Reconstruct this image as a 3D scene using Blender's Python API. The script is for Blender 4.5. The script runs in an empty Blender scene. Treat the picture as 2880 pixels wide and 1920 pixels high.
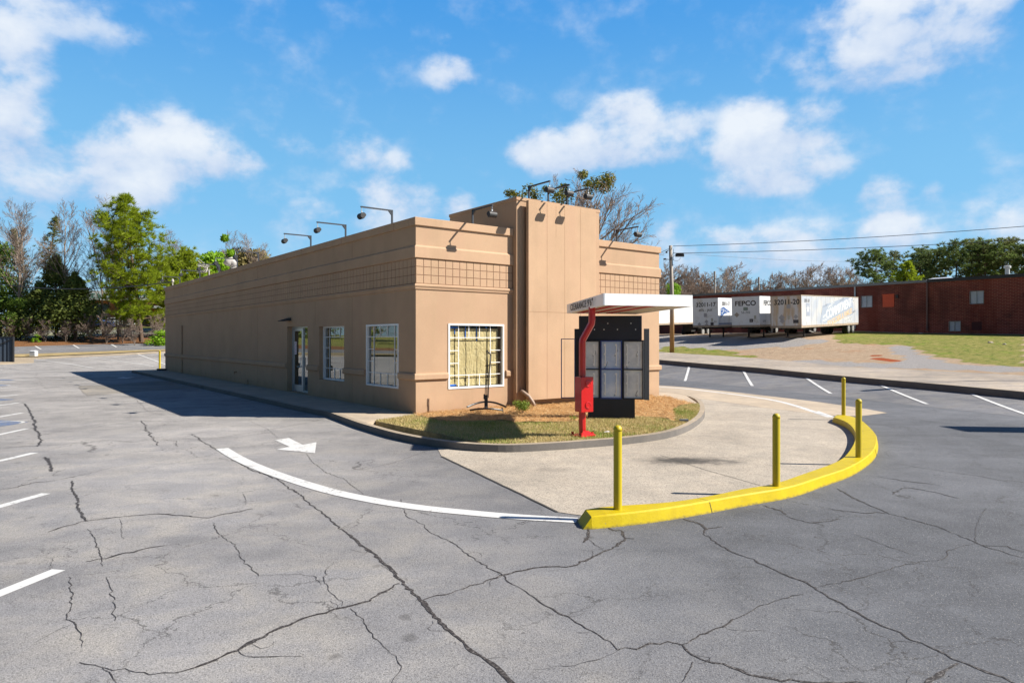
import bpy, bmesh, math, random
import numpy as np
from mathutils import Vector, Matrix
from mathutils.geometry import tessellate_polygon
random.seed(7)
C = bpy.context.scene.collection
R = math.radians
sc = bpy.context.scene

# ---------------------------------------------------------------- camera, sky, sun, exposure
CAMH = 2.1                      # above the building slab (z = 0); the lot is 0.15 lower
cam_d = bpy.data.cameras.new('camera'); cam = bpy.data.objects.new('camera', cam_d); C.objects.link(cam)
cam.location = (0, 0, CAMH); cam.rotation_euler = (R(90), 0, 0)
cam_d.lens = 24; cam_d.sensor_width = 36; cam_d.shift_y = -8.0/2880
cam_d.clip_start = .1; cam_d.clip_end = 3000
sc.camera = cam
SUN_TO = Vector((.9925*math.cos(R(39)), -.122*math.cos(R(39)), math.sin(R(39))))   # towards the sun
sl = bpy.data.lights.new('sun', 'SUN'); so = bpy.data.objects.new('sun', sl); C.objects.link(so)
sl.energy = 5.0; sl.angle = R(.5); sl.color = (1, .93, .82)
so.rotation_euler = SUN_TO.to_track_quat('Z', 'Y').to_euler(); so.location = (30, -10, 40)
sc.view_settings.view_transform = 'Standard'; sc.view_settings.look = 'None'
sc.view_settings.exposure = .95; sc.view_settings.gamma = 1
sc.render.engine = 'CYCLES'
sc.cycles.max_bounces = 6; sc.cycles.transparent_max_bounces = 16; sc.cycles.use_denoising = True

def px(u, v): return Vector(((u-1440)/1920, 1, (952-v)/1920))
def gp(u, v, z=-.15):
    d = (CAMH-z)*1920/(v-952); return Vector(((u-1440)/1920*d, d, z))
class NT:
    "tiny node-tree helper"
    def __init__(s, nt): s.nt = nt; nt.nodes.clear()
    def n(s, typ, ins=None, **kw):
        nd = s.nt.nodes.new(typ)
        for k, v in kw.items(): setattr(nd, k, v)
        for k, v in (ins or {}).items():
            if isinstance(v, bpy.types.NodeSocket): s.nt.links.new(v, nd.inputs[k])
            else: nd.inputs[k].default_value = v
        return nd
    def m(s, op, a, b=0.0, c=None, clamp=False):
        nd = s.n('ShaderNodeMath', {0: a, 1: b}, operation=op, use_clamp=clamp)
        if c is not None and c != 0:
            if isinstance(c, bpy.types.NodeSocket): s.nt.links.new(c, nd.inputs[2])
            else: nd.inputs[2].default_value = c
        return nd.outputs[0]
    def vm(s, op, a, b=None):
        ins = {0: a}
        if b is not None: ins[1] = b
        nd = s.n('ShaderNodeVectorMath', ins, operation=op)
        return nd.outputs['Value'] if op in ('DOT_PRODUCT', 'LENGTH') else nd.outputs[0]
    def ss(s, x, a, b, lo=0.0, hi=1.0):
        return s.n('ShaderNodeMapRange', {0: x, 1: a, 2: b, 3: lo, 4: hi}, interpolation_type='SMOOTHSTEP').outputs[0]
    def noise(s, vec, scale, detail=4, rough=.55, dist=0.0, dim='3D'):
        return s.n('ShaderNodeTexNoise', {'Vector': vec, 'Scale': scale, 'Detail': detail, 'Roughness': rough, 'Distortion': dist}, noise_dimensions=dim).outputs[0]
    def mix(s, f, a, b, blend='MIX'):
        nd = s.n('ShaderNodeMix', None, data_type='RGBA', blend_type=blend, clamp_factor=True)
        for i, v in ((0, f), (6, a), (7, b)):
            if isinstance(v, bpy.types.NodeSocket): s.nt.links.new(v, nd.inputs[i])
            else: nd.inputs[i].default_value = v if i == 0 else (*v, 1)[:4]
        return nd.outputs[2]

def build_world():
    w = bpy.data.worlds.new('World'); sc.world = w; w.use_nodes = True
    t = NT(w.node_tree)
    sky = t.n('ShaderNodeTexSky', sky_type='NISHITA', sun_disc=False, sun_elevation=R(39),
              sun_rotation=math.atan2(SUN_TO.x, SUN_TO.y), altitude=300, air_density=1.0, dust_density=.2, ozone_density=2.2)
    d = t.n('ShaderNodeTexCoord').outputs['Generated']
    d = t.vm('NORMALIZE', d)
    ez = t.n('ShaderNodeSeparateXYZ', {0: d}).outputs[2]
    lo = t.mix(t.ss(ez, -.02, .2), (3.6, 6.3, 8.1), (1.8, 4.9, 8.0)); hi = t.mix(t.ss(ez, .18, .5), lo, (.45, 3.05, 7.6)); hi = t.mix(t.ss(ez, .43, .75), hi, (.10, .65, 2.7))  # sky overhead, above the view, darkened to cut fill light
    hs = t.n('ShaderNodeMix', {0: .82, 6: sky.outputs[0], 7: hi}, data_type='RGBA')
    sx = t.n('ShaderNodeSeparateXYZ', {0: d})
    az = t.m('ARCTAN2', sx.outputs[0], sx.outputs[1]); el = t.m('ARCSINE', sx.outputs[2])
    P = t.n('ShaderNodeCombineXYZ', {0: az, 1: el, 2: 0.0}).outputs[0]
    # noise stretched sideways a little, on the direction itself so it never seams
    nv = t.vm('MULTIPLY', d, (1, 1, 1.35))
    n1 = t.noise(nv, 12, 8, .56, .1); n2 = t.noise(nv, 34, 6, .55, .1); n3 = t.noise(nv, 3.5, 5, .55)
    blobs = [  # displayed-px centre and radii measured on the picture, strength
      (30,130,105,85,.9),(110,25,170,60,.55),(5,285,130,85,1.15),(300,85,70,34,.55),(120,315,120,50,.6),
      (370,325,175,66,.9),(290,400,185,75,.95),(480,365,130,44,.9),(660,330,110,32,.35),(820,330,90,30,.5),(870,372,75,32,.75),
      (905,450,110,58,.75),(800,505,170,50,.5),(1057,472,36,38,.8),(1035,168,62,42,.75),(1048,97,40,20,.45),(945,84,28,18,.2),
      (1260,350,90,52,1.05),(1340,325,90,45,.9),(1440,280,95,60,.95),(1420,350,130,45,.95),(1560,290,100,50,.6),(1500,350,120,35,.6),
      (1740,290,90,62,1.1),(1850,270,95,42,.8),(1770,345,140,62,1.2),(1790,400,150,45,.95),(1690,430,65,26,.75),(1660,340,80,40,.6),
      (2080,90,220,85,.95),(2200,30,160,70,1.0),(1950,150,210,50,.6),(2040,20,170,60,1.0),(2230,130,90,40,.4),
      (2030,450,72,46,.8),(2140,435,30,22,.5),(2045,530,75,46,1.0),(1800,580,340,58,.85),(1650,545,60,24,.6),(2290,525,95,60,.6),(1525,530,34,44,.6),
      (120,425,260,40,.65),(2350,540,120,60,.45),(560,440,200,30,.25),(60,440,120,40,.5)]
    F = None; H = None
    for x, y, rx, ry, s in blobs:
        q = px(x*1.2245, y*1.2245).normalized(); a0 = math.atan2(q.x, q.y); e0 = math.asin(q.z)
        k = math.cos(math.atan2(q.x, q.y))**2 * 1.2245/1920; k2 = math.cos(e0)**1.5*1.2245/1920
        v = t.n('ShaderNodeVectorMath', {0: P, 1: (-a0, -e0, 0)}, operation='ADD').outputs[0]
        v = t.vm('MULTIPLY', v, (1/(rx*k*1.38), 1/(ry*k2*1.42), 0))
        l = t.vm('DOT_PRODUCT', v, v)
        f = t.m('MULTIPLY', t.m('SUBTRACT', 1.0, l, clamp=False), s)
        f = t.m('MAXIMUM', f, 0.0)
        g = t.m('MULTIPLY', f, t.n('ShaderNodeSeparateXYZ', {0: v}).outputs[1])
        F = f if F is None else t.m('SMOOTH_MAX', F, f, .25); H = g if H is None else t.m('ADD', H, g)
    # a few more clouds out of frame, by plain noise, for reflections and other views
    away = t.ss(t.m('ABSOLUTE', az), .75, 1.0)
    F = t.m('ADD', F, t.m('MULTIPLY', away, t.ss(n3, .55, .85)))
    Fs = t.m('MINIMUM', F, 1.15)
    nn = t.m('ADD', t.m('MULTIPLY', t.m('SUBTRACT', n1, .5), 2.5), t.m('MULTIPLY', t.m('SUBTRACT', n2, .5), .9))
    dens = t.m('ADD', t.m('SUBTRACT', Fs, .24), t.m('MULTIPLY', nn, t.ss(Fs, 0.0, .3)))
    a = t.ss(dens, -.12, .72)
    a = t.m('MULTIPLY', a, t.ss(Fs, 0.0, .75, .45, .93))
    hrel = t.m('DIVIDE', H, t.m('ADD', t.m('MULTIPLY', F, 1.6), .2))
    lit = t.m('ADD', t.m('ADD', t.m('MULTIPLY', hrel, .55), .5), t.m('MULTIPLY', t.m('SUBTRACT', n1, .5), 2.0))
    lit = t.m('ADD', lit, t.m('MULTIPLY', t.m('SUBTRACT', Fs, .6), .35), clamp=True)
    cc = t.mix(lit, (3.6, 4.9, 7.2), (7.6, 8.0, 8.5))
    col = t.mix(a, hs.outputs[2], cc)
    # sky left of and behind the view darkened to cut fill light
    fill_cut = t.m('SUBTRACT', 1.0, t.m('MULTIPLY', t.ss(az, -.85, -1.3), .6))
    fill_cut = t.m('MULTIPLY', fill_cut, t.m('SUBTRACT', 1.0, t.m('MULTIPLY', t.ss(t.m('ABSOLUTE', az), 2.0, 2.8), .35)))
    col = t.mix(1.0, col, t.n('ShaderNodeCombineColor', {0: fill_cut, 1: fill_cut, 2: fill_cut}).outputs[0], 'MULTIPLY')
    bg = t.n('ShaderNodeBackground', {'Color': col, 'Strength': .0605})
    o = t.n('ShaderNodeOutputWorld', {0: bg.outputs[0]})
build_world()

# ---------------------------------------------------------------- helpers
def mat(name, col=(.5, .5, .5), rough=.7, metal=0.0, spec=.5, var=.0, vscale=3.0, bump=0.0, bscale=40.0, build=None, coat=0.0):
    m = bpy.data.materials.new(name); m.use_nodes = True
    t = NT(m.node_tree)
    b = t.n('ShaderNodeBsdfPrincipled', {'Roughness': rough, 'Metallic': metal, 'Specular IOR Level': spec, 'Coat Weight': coat})
    o = t.n('ShaderNodeOutputMaterial', {0: b.outputs[0]})
    pos = t.n('ShaderNodeNewGeometry').outputs['Position']
    t.pos = pos; t.b = b; t.o = o
    if build: build(t)
    else:
        if var > 0:
            n = t.noise(pos, vscale, 5, .6); n2 = t.noise(pos, vscale*7.3, 4, .6)
            f = t.m('ADD', t.m('MULTIPLY', n, .65), t.m('MULTIPLY', n2, .35))
            f = t.ss(f, .3, .7)
            c = t.mix(f, tuple(x*(1-var) for x in col), tuple(min(1, x*(1+var)) for x in col))
            t.nt.links.new(c, b.inputs['Base Color'])
        else: b.inputs['Base Color'].default_value = (*col, 1)
        if bump > 0:
            h = t.noise(pos, bscale, 3, .6)
            bn = t.n('ShaderNodeBump', {'Strength': bump, 'Distance': .01, 'Height': h})
            t.nt.links.new(bn.outputs[0], b.inputs['Normal'])
    return m

class MB:
    def __init__(s): s.v = []; s.f = []; s.mi = []
    def add(s, vs, fs, mi=0):
        o = len(s.v); s.v += [tuple(p) for p in vs]; s.f += [tuple(i+o for i in f) for f in fs]; s.mi += [mi]*len(fs)
    def box(s, x0, y0, z0, x1, y1, z1, mi=0, M=None):
        x0, x1 = min(x0, x1), max(x0, x1); y0, y1 = min(y0, y1), max(y0, y1); z0, z1 = min(z0, z1), max(z0, z1)
        vs = [Vector(p) for p in ((x0,y0,z0),(x1,y0,z0),(x1,y1,z0),(x0,y1,z0),(x0,y0,z1),(x1,y0,z1),(x1,y1,z1),(x0,y1,z1))]
        if M: vs = [M @ p for p in vs]
        s.add(vs, [(0,3,2,1),(4,5,6,7),(0,1,5,4),(1,2,6,5),(2,3,7,6),(3,0,4,7)], mi)
    def quad(s, a, b, c, d, mi=0): s.add([a, b, c, d], [(0,1,2,3)], mi)
    def tube(s, pts, rad, n=8, cap=True, mi=0):
        pts = [Vector(p) for p in pts]
        if not hasattr(rad, '__len__'): rad = [rad]*len(pts)
        vs = []; fs = []; prev = None
        for i, p in enumerate(pts):
            d = (pts[min(i+1, len(pts)-1)] - pts[max(i-1, 0)]).normalized()
            if prev is None:
                a = Vector((0,0,1)) if abs(d.z) < .9 else Vector((1,0,0)); xx = d.cross(a).normalized()
            else: xx = (prev - d*prev.dot(d)).normalized()
            prev = xx; yy = d.cross(xx)
            for k in range(n):
                q = 2*math.pi*k/n; vs.append(p + (xx*math.cos(q)+yy*math.sin(q))*rad[i])
        for i in range(len(pts)-1):
            for k in range(n):
                fs.append((i*n+k, i*n+(k+1)%n, (i+1)*n+(k+1)%n, (i+1)*n+k))
        if cap: fs.append(tuple(range(n))[::-1]); fs.append(tuple((len(pts)-1)*n+k for k in range(n)))
        s.add(vs, fs, mi)
    def lathe(s, prof, n=16, M=None, mi=0):
        vs = []
        for r, z in prof:
            for k in range(n):
                q = 2*math.pi*k/n; p = Vector((r*math.cos(q), r*math.sin(q), z)); vs.append(M @ p if M else p)
        fs = []
        for i in range(len(prof)-1):
            for k in range(n): fs.append((i*n+k, i*n+(k+1)%n, (i+1)*n+(k+1)%n, (i+1)*n+k))
        fs.append(tuple(range(n))[::-1]); fs.append(tuple((len(prof)-1)*n+k for k in range(n)))
        s.add(vs, fs, mi)
    def prism(s, poly, z0, z1, mi=0, side=None, outs=0.0):
        "vertical extrusion; z may be numbers"
        n = len(poly); P = [Vector((p[0], p[1], 0)) for p in poly]
        ar = sum(P[i].x*P[(i+1)%n].y-P[(i+1)%n].x*P[i].y for i in range(n))
        if ar < 0: P = P[::-1]
        tri = tessellate_polygon([P])
        top = [(p.x, p.y, z1) for p in P]; bot = [(p.x, p.y, z0) for p in P]
        def up(t, V):
            a, b, c = (Vector(V[i]) for i in t); return t if (b-a).cross(c-a).z > 0 else (t[0], t[2], t[1])
        s.add(top, [up(t, top) for t in tri], mi)
        s.add(bot+top, [(i, (i+1)%n, n+(i+1)%n, n+i) for i in range(n)], mi if side is None else side)
    def sheet(s, poly, z, mi=0):
        P = [Vector((p[0], p[1], 0)) for p in poly]; tri = tessellate_polygon([P])
        top = [(p.x, p.y, z) for p in P]
        def up(t):
            a, b, c = (Vector(top[i]) for i in t); return t if (b-a).cross(c-a).z > 0 else (t[0], t[2], t[1])
        s.add(top, [up(t) for t in tri], mi)
    def build(s, name, mats, parent=None, smooth=False, bevel=0, **tags):
        me = bpy.data.meshes.new(name); me.from_pydata(s.v, [], s.f)
        for m in (mats if isinstance(mats, (list, tuple)) else [mats]): me.materials.append(m)
        me.polygons.foreach_set('material_index', s.mi)
        if smooth: me.polygons.foreach_set('use_smooth', [True]*len(s.f))
        me.update()
        o = bpy.data.objects.new(name, me); C.objects.link(o)
        if parent: o.parent = parent
        if bevel:
            b = o.modifiers.new('edge', 'BEVEL'); b.width = bevel; b.segments = 2; b.limit_method = 'ANGLE'; b.angle_limit = R(35)
        for k, v in tags.items(): o[k] = v
        return o
def thing(name, label, cat, loc=(0,0,0), rz=0, group=None):
    o = bpy.data.objects.new(name, None); C.objects.link(o); o.location = loc; o.rotation_euler = (0, 0, rz)
    o['label'] = label; o['category'] = cat; o.empty_display_size = .3
    if group: o['group'] = group
    return o
def tag(o, label, cat, group=None):
    o['label'] = label; o['category'] = cat
    if group: o['group'] = group
    return o
def kids(o): return [c for c in bpy.data.objects if c.parent == o]
def dup(root, loc, rz=0, label=None, group=None, scale=1.0):
    def cp(o, par):
        c = o.copy(); C.objects.link(c); c.parent = par
        for ch in KIDS(o): cp(ch, c)
        return c
    KIDS = kids
    r = cp(root, None); r.location = loc; r.rotation_euler = (0, 0, rz); r.scale = (scale,)*3 if not hasattr(scale, '__len__') else scale
    if label: r['label'] = label
    if group: r['group'] = group
    return r
_font_cache = {}
def text(name, body, size, m, parent, M, extrude=.002, align='CENTER', sx=1.0, bold=0.0, shear=0.0, space=1.0):
    cu = bpy.data.curves.new(name, 'FONT'); cu.body = body; cu.size = size; cu.extrude = extrude; cu.align_x = align; cu.space_character = space; cu.offset = bold; cu.shear = shear
    cu.resolution_u = 3
    to = bpy.data.objects.new(name+'_tmp', cu); C.objects.link(to)
    dg = bpy.context.evaluated_depsgraph_get(); me = bpy.data.meshes.new_from_object(to.evaluated_get(dg))
    bpy.data.objects.remove(to); me.name = name
    me.materials.clear(); me.materials.append(m)
    o = bpy.data.objects.new(name, me); C.objects.link(o)
    if parent: o.parent = parent
    o.matrix_local = M @ Matrix.Diagonal((sx, 1, 1, 1))
    return o
def face_mat(origin, xdir, zdir=(0,0,1)):
    "matrix whose local x runs along the face, local y runs up it, local z out of it"
    x = Vector(xdir).normalized(); y = Vector(zdir).normalized(); z = x.cross(y)
    M = Matrix((x, y, z)).transposed().to_4x4(); M.translation = origin; return M

# ---------------------------------------------------------------- frames of reference
TH = R(37.7)
RX = Vector((math.cos(TH), math.sin(TH), 0)); LY = Vector((-math.sin(TH), math.cos(TH), 0))
P0 = Vector((-2.68, 19.02, 0))
def bl(u, w, z=0): return P0 + RX*u + LY*w + Vector((0, 0, z))
Q0 = Vector((12.8, 27.45, 0)); NK = Vector((.954, .3, 0)); SK = Vector((-.3, .954, 0))
def kl(s, d, z=0): return Q0 + SK*s + NK*d + Vector((0, 0, z))
def on_d(u, d):    # where a picture column meets the line at distance d from the stall line
    t = (u-1440)/1920; b = Q0+NK*d; s = (t*b.y-b.x)/(SK.x-t*SK.y); return b+SK*s
def on_w(u, w):
    t = (u-1440)/1920; b = P0+LY*w; s = (t*b.y-b.x)/(RX.x-t*RX.y); return b+RX*s
cp = []
def zp(p, v): return CAMH+(952-v)*p.y/1920
for u, v in ((1700,1003),(1857,1013),(2132,1035),(2415,1063),(2880,1104)): p = on_d(u, 3.2); cp.append((p.x, p.y, zp(p, v)))
for u, v in ((1700,985),(1855,990),(2132,1009),(2393,1033),(2880,1057)): p = on_d(u, 9); cp.append((p.x, p.y, zp(p, v)))
for u, v in ((95,1005),(300,996),(466,987)): p = on_w(u, 53); cp.append((p.x, p.y, zp(p, v)))
for u, v in ((40,998),(466,984)): p = on_w(u, 56); cp.append((p.x, p.y, zp(p, v)))
for u, v in ((40,977),(466,967)): p = on_w(u, 64); cp.append((p.x, p.y, zp(p, v)))
for u, v in ((40,962),(250,957),(466,952)): p = on_w(u, 69); cp.append((p.x, p.y, zp(p, v)))
for u, v in ((40,940),(300,925)): p = on_w(u, 88); cp.append((p.x, p.y, zp(p, v)))
cp += [(25,60,2.15),(37,69,2.6),(19,66,2.1),(10,69,1.9),(46.5,62,2.5),(37.5,73.7,2.95),(33.7,45,1.3),(60,45,2.2),(18,57,1.2),(0,80,1.6),(30,110,3),(-15,75,1.3),(-20,62,.9),
       (60,100,3.2),(100,60,3),(-100,60,.6),(0,300,4),(150,200,4),(-150,200,5),(-40,115,4.4),(-80,110,3.6),(-60,45,.2),(25,5,-.1),(40,15,.4),(60,-20,.5),(-15,180,4)]
cp = np.array(cp, float)
def _rbf():
    d = np.hypot(cp[:, None, 0]-cp[None, :, 0], cp[:, None, 1]-cp[None, :, 1]); n = len(cp)
    A = np.zeros((n+1, n+1)); A[:n, :n] = d; A[:n, n] = 1; A[n, :n] = 1
    return np.linalg.solve(A, np.append(cp[:, 2], 0))
RB = _rbf()
def rbf(x, y):
    return float(min(6, max(-.1, np.hypot(cp[:, 0]-x, cp[:, 1]-y) @ RB[:-1] + RB[-1])))
KH = .22
def T(x, y):
    "height of the finished surface"
    p = Vector((x, y, 0)); d = (p-Q0).dot(NK); w = (p-P0).dot(LY)
    zs = [-.15]
    if d > -.5:
        if d > 3.21: zs.append(rbf(x, y))
        else:
            q = p+NK*(3.2-d); zs.append(-.15+(rbf(q.x, q.y)-KH+.15)*(d+.5)/3.7)
    if w > 43:
        if w > 53.01: zs.append(rbf(x, y))
        else:
            q = p+LY*(53-w); zs.append(-.15+(rbf(q.x, q.y)-.15+.15)*(w-43)/10)
    return max(zs)
# ---------------------------------------------------------------- ground materials
def asphalt_mat(name, tone=(.255,.250,.247), crack=1.0, dark_by_x=True):
    def f(t):
        p = t.pos
        big = t.noise(p, .22, 4, .6); mid = t.noise(p, 1.3, 5, .62, .4); streak = t.noise(t.vm('MULTIPLY', p, (.35, 1.6, 1)), .9, 5, .6)
        fine = t.noise(p, 55, 3, .7); agg = t.noise(p, 130, 2, .7)
        vor = t.n('ShaderNodeTexVoronoi', {'Vector': p, 'Scale': 105.0}, feature='F1')
        k = t.m('ADD', t.m('MULTIPLY', t.ss(big, .3, .7), .34), t.m('MULTIPLY', t.ss(mid, .25, .75), .30))
        k = t.m('ADD', k, t.m('MULTIPLY', t.ss(streak, .3, .72), .15))
        k = t.m('ADD', k, .60)
        g = t.m('ADD', t.m('MULTIPLY', fine, 1.1), t.m('MULTIPLY', agg, 1.3))
        g = t.m('ADD', t.m('MULTIPLY', t.m('SUBTRACT', g, 1.2), 1.0), 1.0)
        k = t.m('MULTIPLY', k, t.m('MAXIMUM', g, .3))
        c = t.mix(t.ss(mid, .35, .7), tuple(x*y for x, y in zip(tone, (.98, .985, 1.03))), tuple(x*y for x, y in zip(tone, (1.05, 1.01, .95))))
        if dark_by_x:   # the newer, bluer seal coat outside the long joint
            sx = t.n('ShaderNodeSeparateXYZ', {0: p})
            side = t.m('ADD', t.m('ADD', sx.outputs[0], t.m('MULTIPLY', sx.outputs[1], .35)), t.m('MULTIPLY', t.m('SUBTRACT', big, .5), 5.0))
            side = t.ss(side, -.5, 5.5)
            c = t.mix(side, c, tuple(x*y for x, y in zip(tone, (.43, .455, .51))))
            pale = t.ss(sx.outputs[1], 5.0, 22.0)
            c = t.mix(t.m('MULTIPLY', t.m('MULTIPLY', pale, t.m('SUBTRACT', 1.0, side)), .8), c, tuple(x*y for x, y in zip(tone, (1.10, 1.07, 1.04))))
        c = t.mix(1.0, c, t.n('ShaderNodeCombineColor', {0: k, 1: k, 2: k}).outputs[0], 'MULTIPLY')
        # pale stones and dark pits
        st = t.n('ShaderNodeSeparateColor', {0: vor.outputs['Color']})
        c = t.mix(t.m('MULTIPLY', t.m('GREATER_THAN', st.outputs[0], .93), t.m('LESS_THAN', vor.outputs['Distance'], .42)), c, (.27, .265, .25))
        c = t.mix(t.m('MULTIPLY', t.m('GREATER_THAN', st.outputs[1], .92), .4), c, (.03, .03, .033))
        # oil spots
        sp = t.n('ShaderNodeTexVoronoi', {'Vector': t.vm('ADD', p, t.vm('MULTIPLY', t.n('ShaderNodeTexNoise', {'Vector': p, 'Scale': 6.0}).outputs[1], (.14, .14, 0))), 'Scale': 1.7}, feature='F1')
        sc_ = t.n('ShaderNodeSeparateColor', {0: sp.outputs['Color']})
        spot = t.m('MULTIPLY', t.ss(sp.outputs['Distance'], .05, .13, 1, 0), t.m('GREATER_THAN', sc_.outputs[0], .62))
        c = t.mix(t.m('MULTIPLY', spot, .42), c, (.05, .046, .043))
        if crack > 0:   # hairline cracks
            wob = t.vm('MULTIPLY', t.vm('SUBTRACT', t.n('ShaderNodeTexNoise', {'Vector': p, 'Scale': 2.6, 'Detail': 6.0, 'Roughness': .65}).outputs[1], (.5,.5,.5)), (.75, .75, 0))
            q = t.vm('ADD', p, wob)
            v1 = t.n('ShaderNodeTexVoronoi', {'Vector': q, 'Scale': .62}, feature='DISTANCE_TO_EDGE').outputs[0]
            v2 = t.n('ShaderNodeTexVoronoi', {'Vector': q, 'Scale': 1.9}, feature='DISTANCE_TO_EDGE').outputs[0]
            m1 = t.ss(t.noise(p, .45, 3, .5), .44, .56); m2 = t.ss(t.noise(t.vm('ADD', p, (9, 4, 0)), .3, 3, .5), .5, .58)
            h = t.m('MAXIMUM', t.m('MULTIPLY', t.ss(v1, .002, .0065, 1, 0), m1), t.m('MULTIPLY', t.ss(v2, .003, .011, .8, 0), m2))
            c = t.mix(t.m('MULTIPLY', h, .62*crack), c, (.035, .032, .03))
        t.nt.links.new(c, t.b.inputs['Base Color'])
        t.b.inputs['Roughness'].default_value = .85; t.b.inputs['Specular IOR Level'].default_value = .3
        bn = t.n('ShaderNodeBump', {'Strength': .55, 'Distance': .012, 'Height': t.m('ADD', fine, agg)})
        t.nt.links.new(bn.outputs[0], t.b.inputs['Normal'])
    return mat(name, build=f)
M_asph = asphalt_mat('asphalt')
M_asph_r = asphalt_mat('asphalt_far', (.155,.156,.163), .7, False)
M_asph_patch = asphalt_mat('asphalt_patch', (.23,.215,.19), 0, False)
M_road = asphalt_mat('service_road', (.33,.285,.235), .5, False)

def concrete_mat(name, col, agg=1.0, stain=None, dirt=.25):
    def f(t):
        p = t.pos
        big = t.noise(p, .5, 5, .6, .5); mid = t.noise(p, 2.2, 6, .65); fine = t.noise(p, 70, 3, .75)
        k = t.m('ADD', t.m('MULTIPLY', t.ss(big, .25, .75), .22), t.m('MULTIPLY', t.ss(mid, .25, .75), .28))
        k = t.m('ADD', k, .74)
        k = t.m('MULTIPLY', k, t.m('ADD', t.m('MULTIPLY', t.m('SUBTRACT', fine, .5), 1.5*agg), 1.0))
        c = t.mix(mid, col, tuple(x*y for x, y in zip(col, (.93, .86, .78))))
        c = t.mix(1.0, c, t.n('ShaderNodeCombineColor', {0: k, 1: k, 2: k}).outputs[0], 'MULTIPLY')
        vor = t.n('ShaderNodeTexVoronoi', {'Vector': p, 'Scale': 60.0}); s = t.n('ShaderNodeSeparateColor', {0: vor.outputs['Color']})
        c = t.mix(t.m('MULTIPLY', t.m('GREATER_THAN', s.outputs[0], 1-.14*agg), .5*min(1, agg)), c, (.11, .10, .09))
        if stain:
            for (sx, sy, ra, rb, st) in stain:
                v = t.vm('MULTIPLY', t.vm('SUBTRACT', p, (sx, sy, 0)), (1/ra, 1/rb, 0))
                l = t.m('ADD', t.vm('LENGTH', v), t.m('MULTIPLY', t.m('SUBTRACT', t.noise(p, 3.2, 6, .7), .5), 1.5))
                c = t.mix(t.ss(l, .15, 1.05, st, 0), c, (.055, .05, .045))
        t.nt.links.new(c, t.b.inputs['Base Color'])
        t.b.inputs['Roughness'].default_value = .85; t.b.inputs['Specular IOR Level'].default_value = .3
        bn = t.n('ShaderNodeBump', {'Strength': .35, 'Distance': .008, 'Height': fine}); t.nt.links.new(bn.outputs[0], t.b.inputs['Normal'])
    return mat(name, build=f)
sp_ = gp(1500+1050*.4252, 1000+695*.4252)
M_lane = concrete_mat('lane_aggregate', (.39,.355,.305), 1.5, [(sp_.x, sp_.y, 1.2, .55, .95), (sp_.x-2.6, sp_.y-.9, .5, .3, .25), (sp_.x+1.5, sp_.y+3.0, .9, 1.4, .18)])
M_walk = concrete_mat('smooth_concrete', (.42,.36,.285), .35)
M_kerb = concrete_mat('kerb_concrete', (.33,.285,.225), .5)
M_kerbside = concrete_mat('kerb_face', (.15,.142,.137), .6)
M_padconc = concrete_mat('pad_concrete', (.33,.28,.21), .4)
M_paint = mat('white_road_paint', build=lambda t: (
    t.nt.links.new(t.mix(t.ss(t.m('ADD', t.m('MULTIPLY', t.noise(t.pos, 22, 6, .72), .6), t.m('MULTIPLY', t.noise(t.pos, 3.5, 4, .6), .4)), .535, .62), (.56,.56,.55), (.22,.21,.20)), t.b.inputs['Base Color']),
    t.nt.links.new(t.n('ShaderNodeBump', {'Strength': .4, 'Distance': .006, 'Height': t.noise(t.pos, 120, 3, .7)}).outputs[0], t.b.inputs['Normal']),
    setattr(t.b.inputs['Roughness'], 'default_value', .7)))
M_blue = mat('worn_blue_paint', build=lambda t: t.nt.links.new(t.mix(t.ss(t.noise(t.pos, 9, 6, .7), .38, .58), (.06,.12,.26), (.16,.17,.20)), t.b.inputs['Base Color']))
M_tar = mat('crack_tar', build=lambda t: (
    t.nt.links.new(t.mix(t.ss(t.noise(t.pos, 42, 5, .75), .49, .62), (.022,.017,.015), (.135,.123,.115)), t.b.inputs['Base Color']),
    setattr(t.b.inputs['Roughness'], 'default_value', .75)))
M_drygrass = mat('dormant_turf', (.30,.225,.10), .95, var=.3, vscale=1.5, bump=.5, bscale=60)

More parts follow.
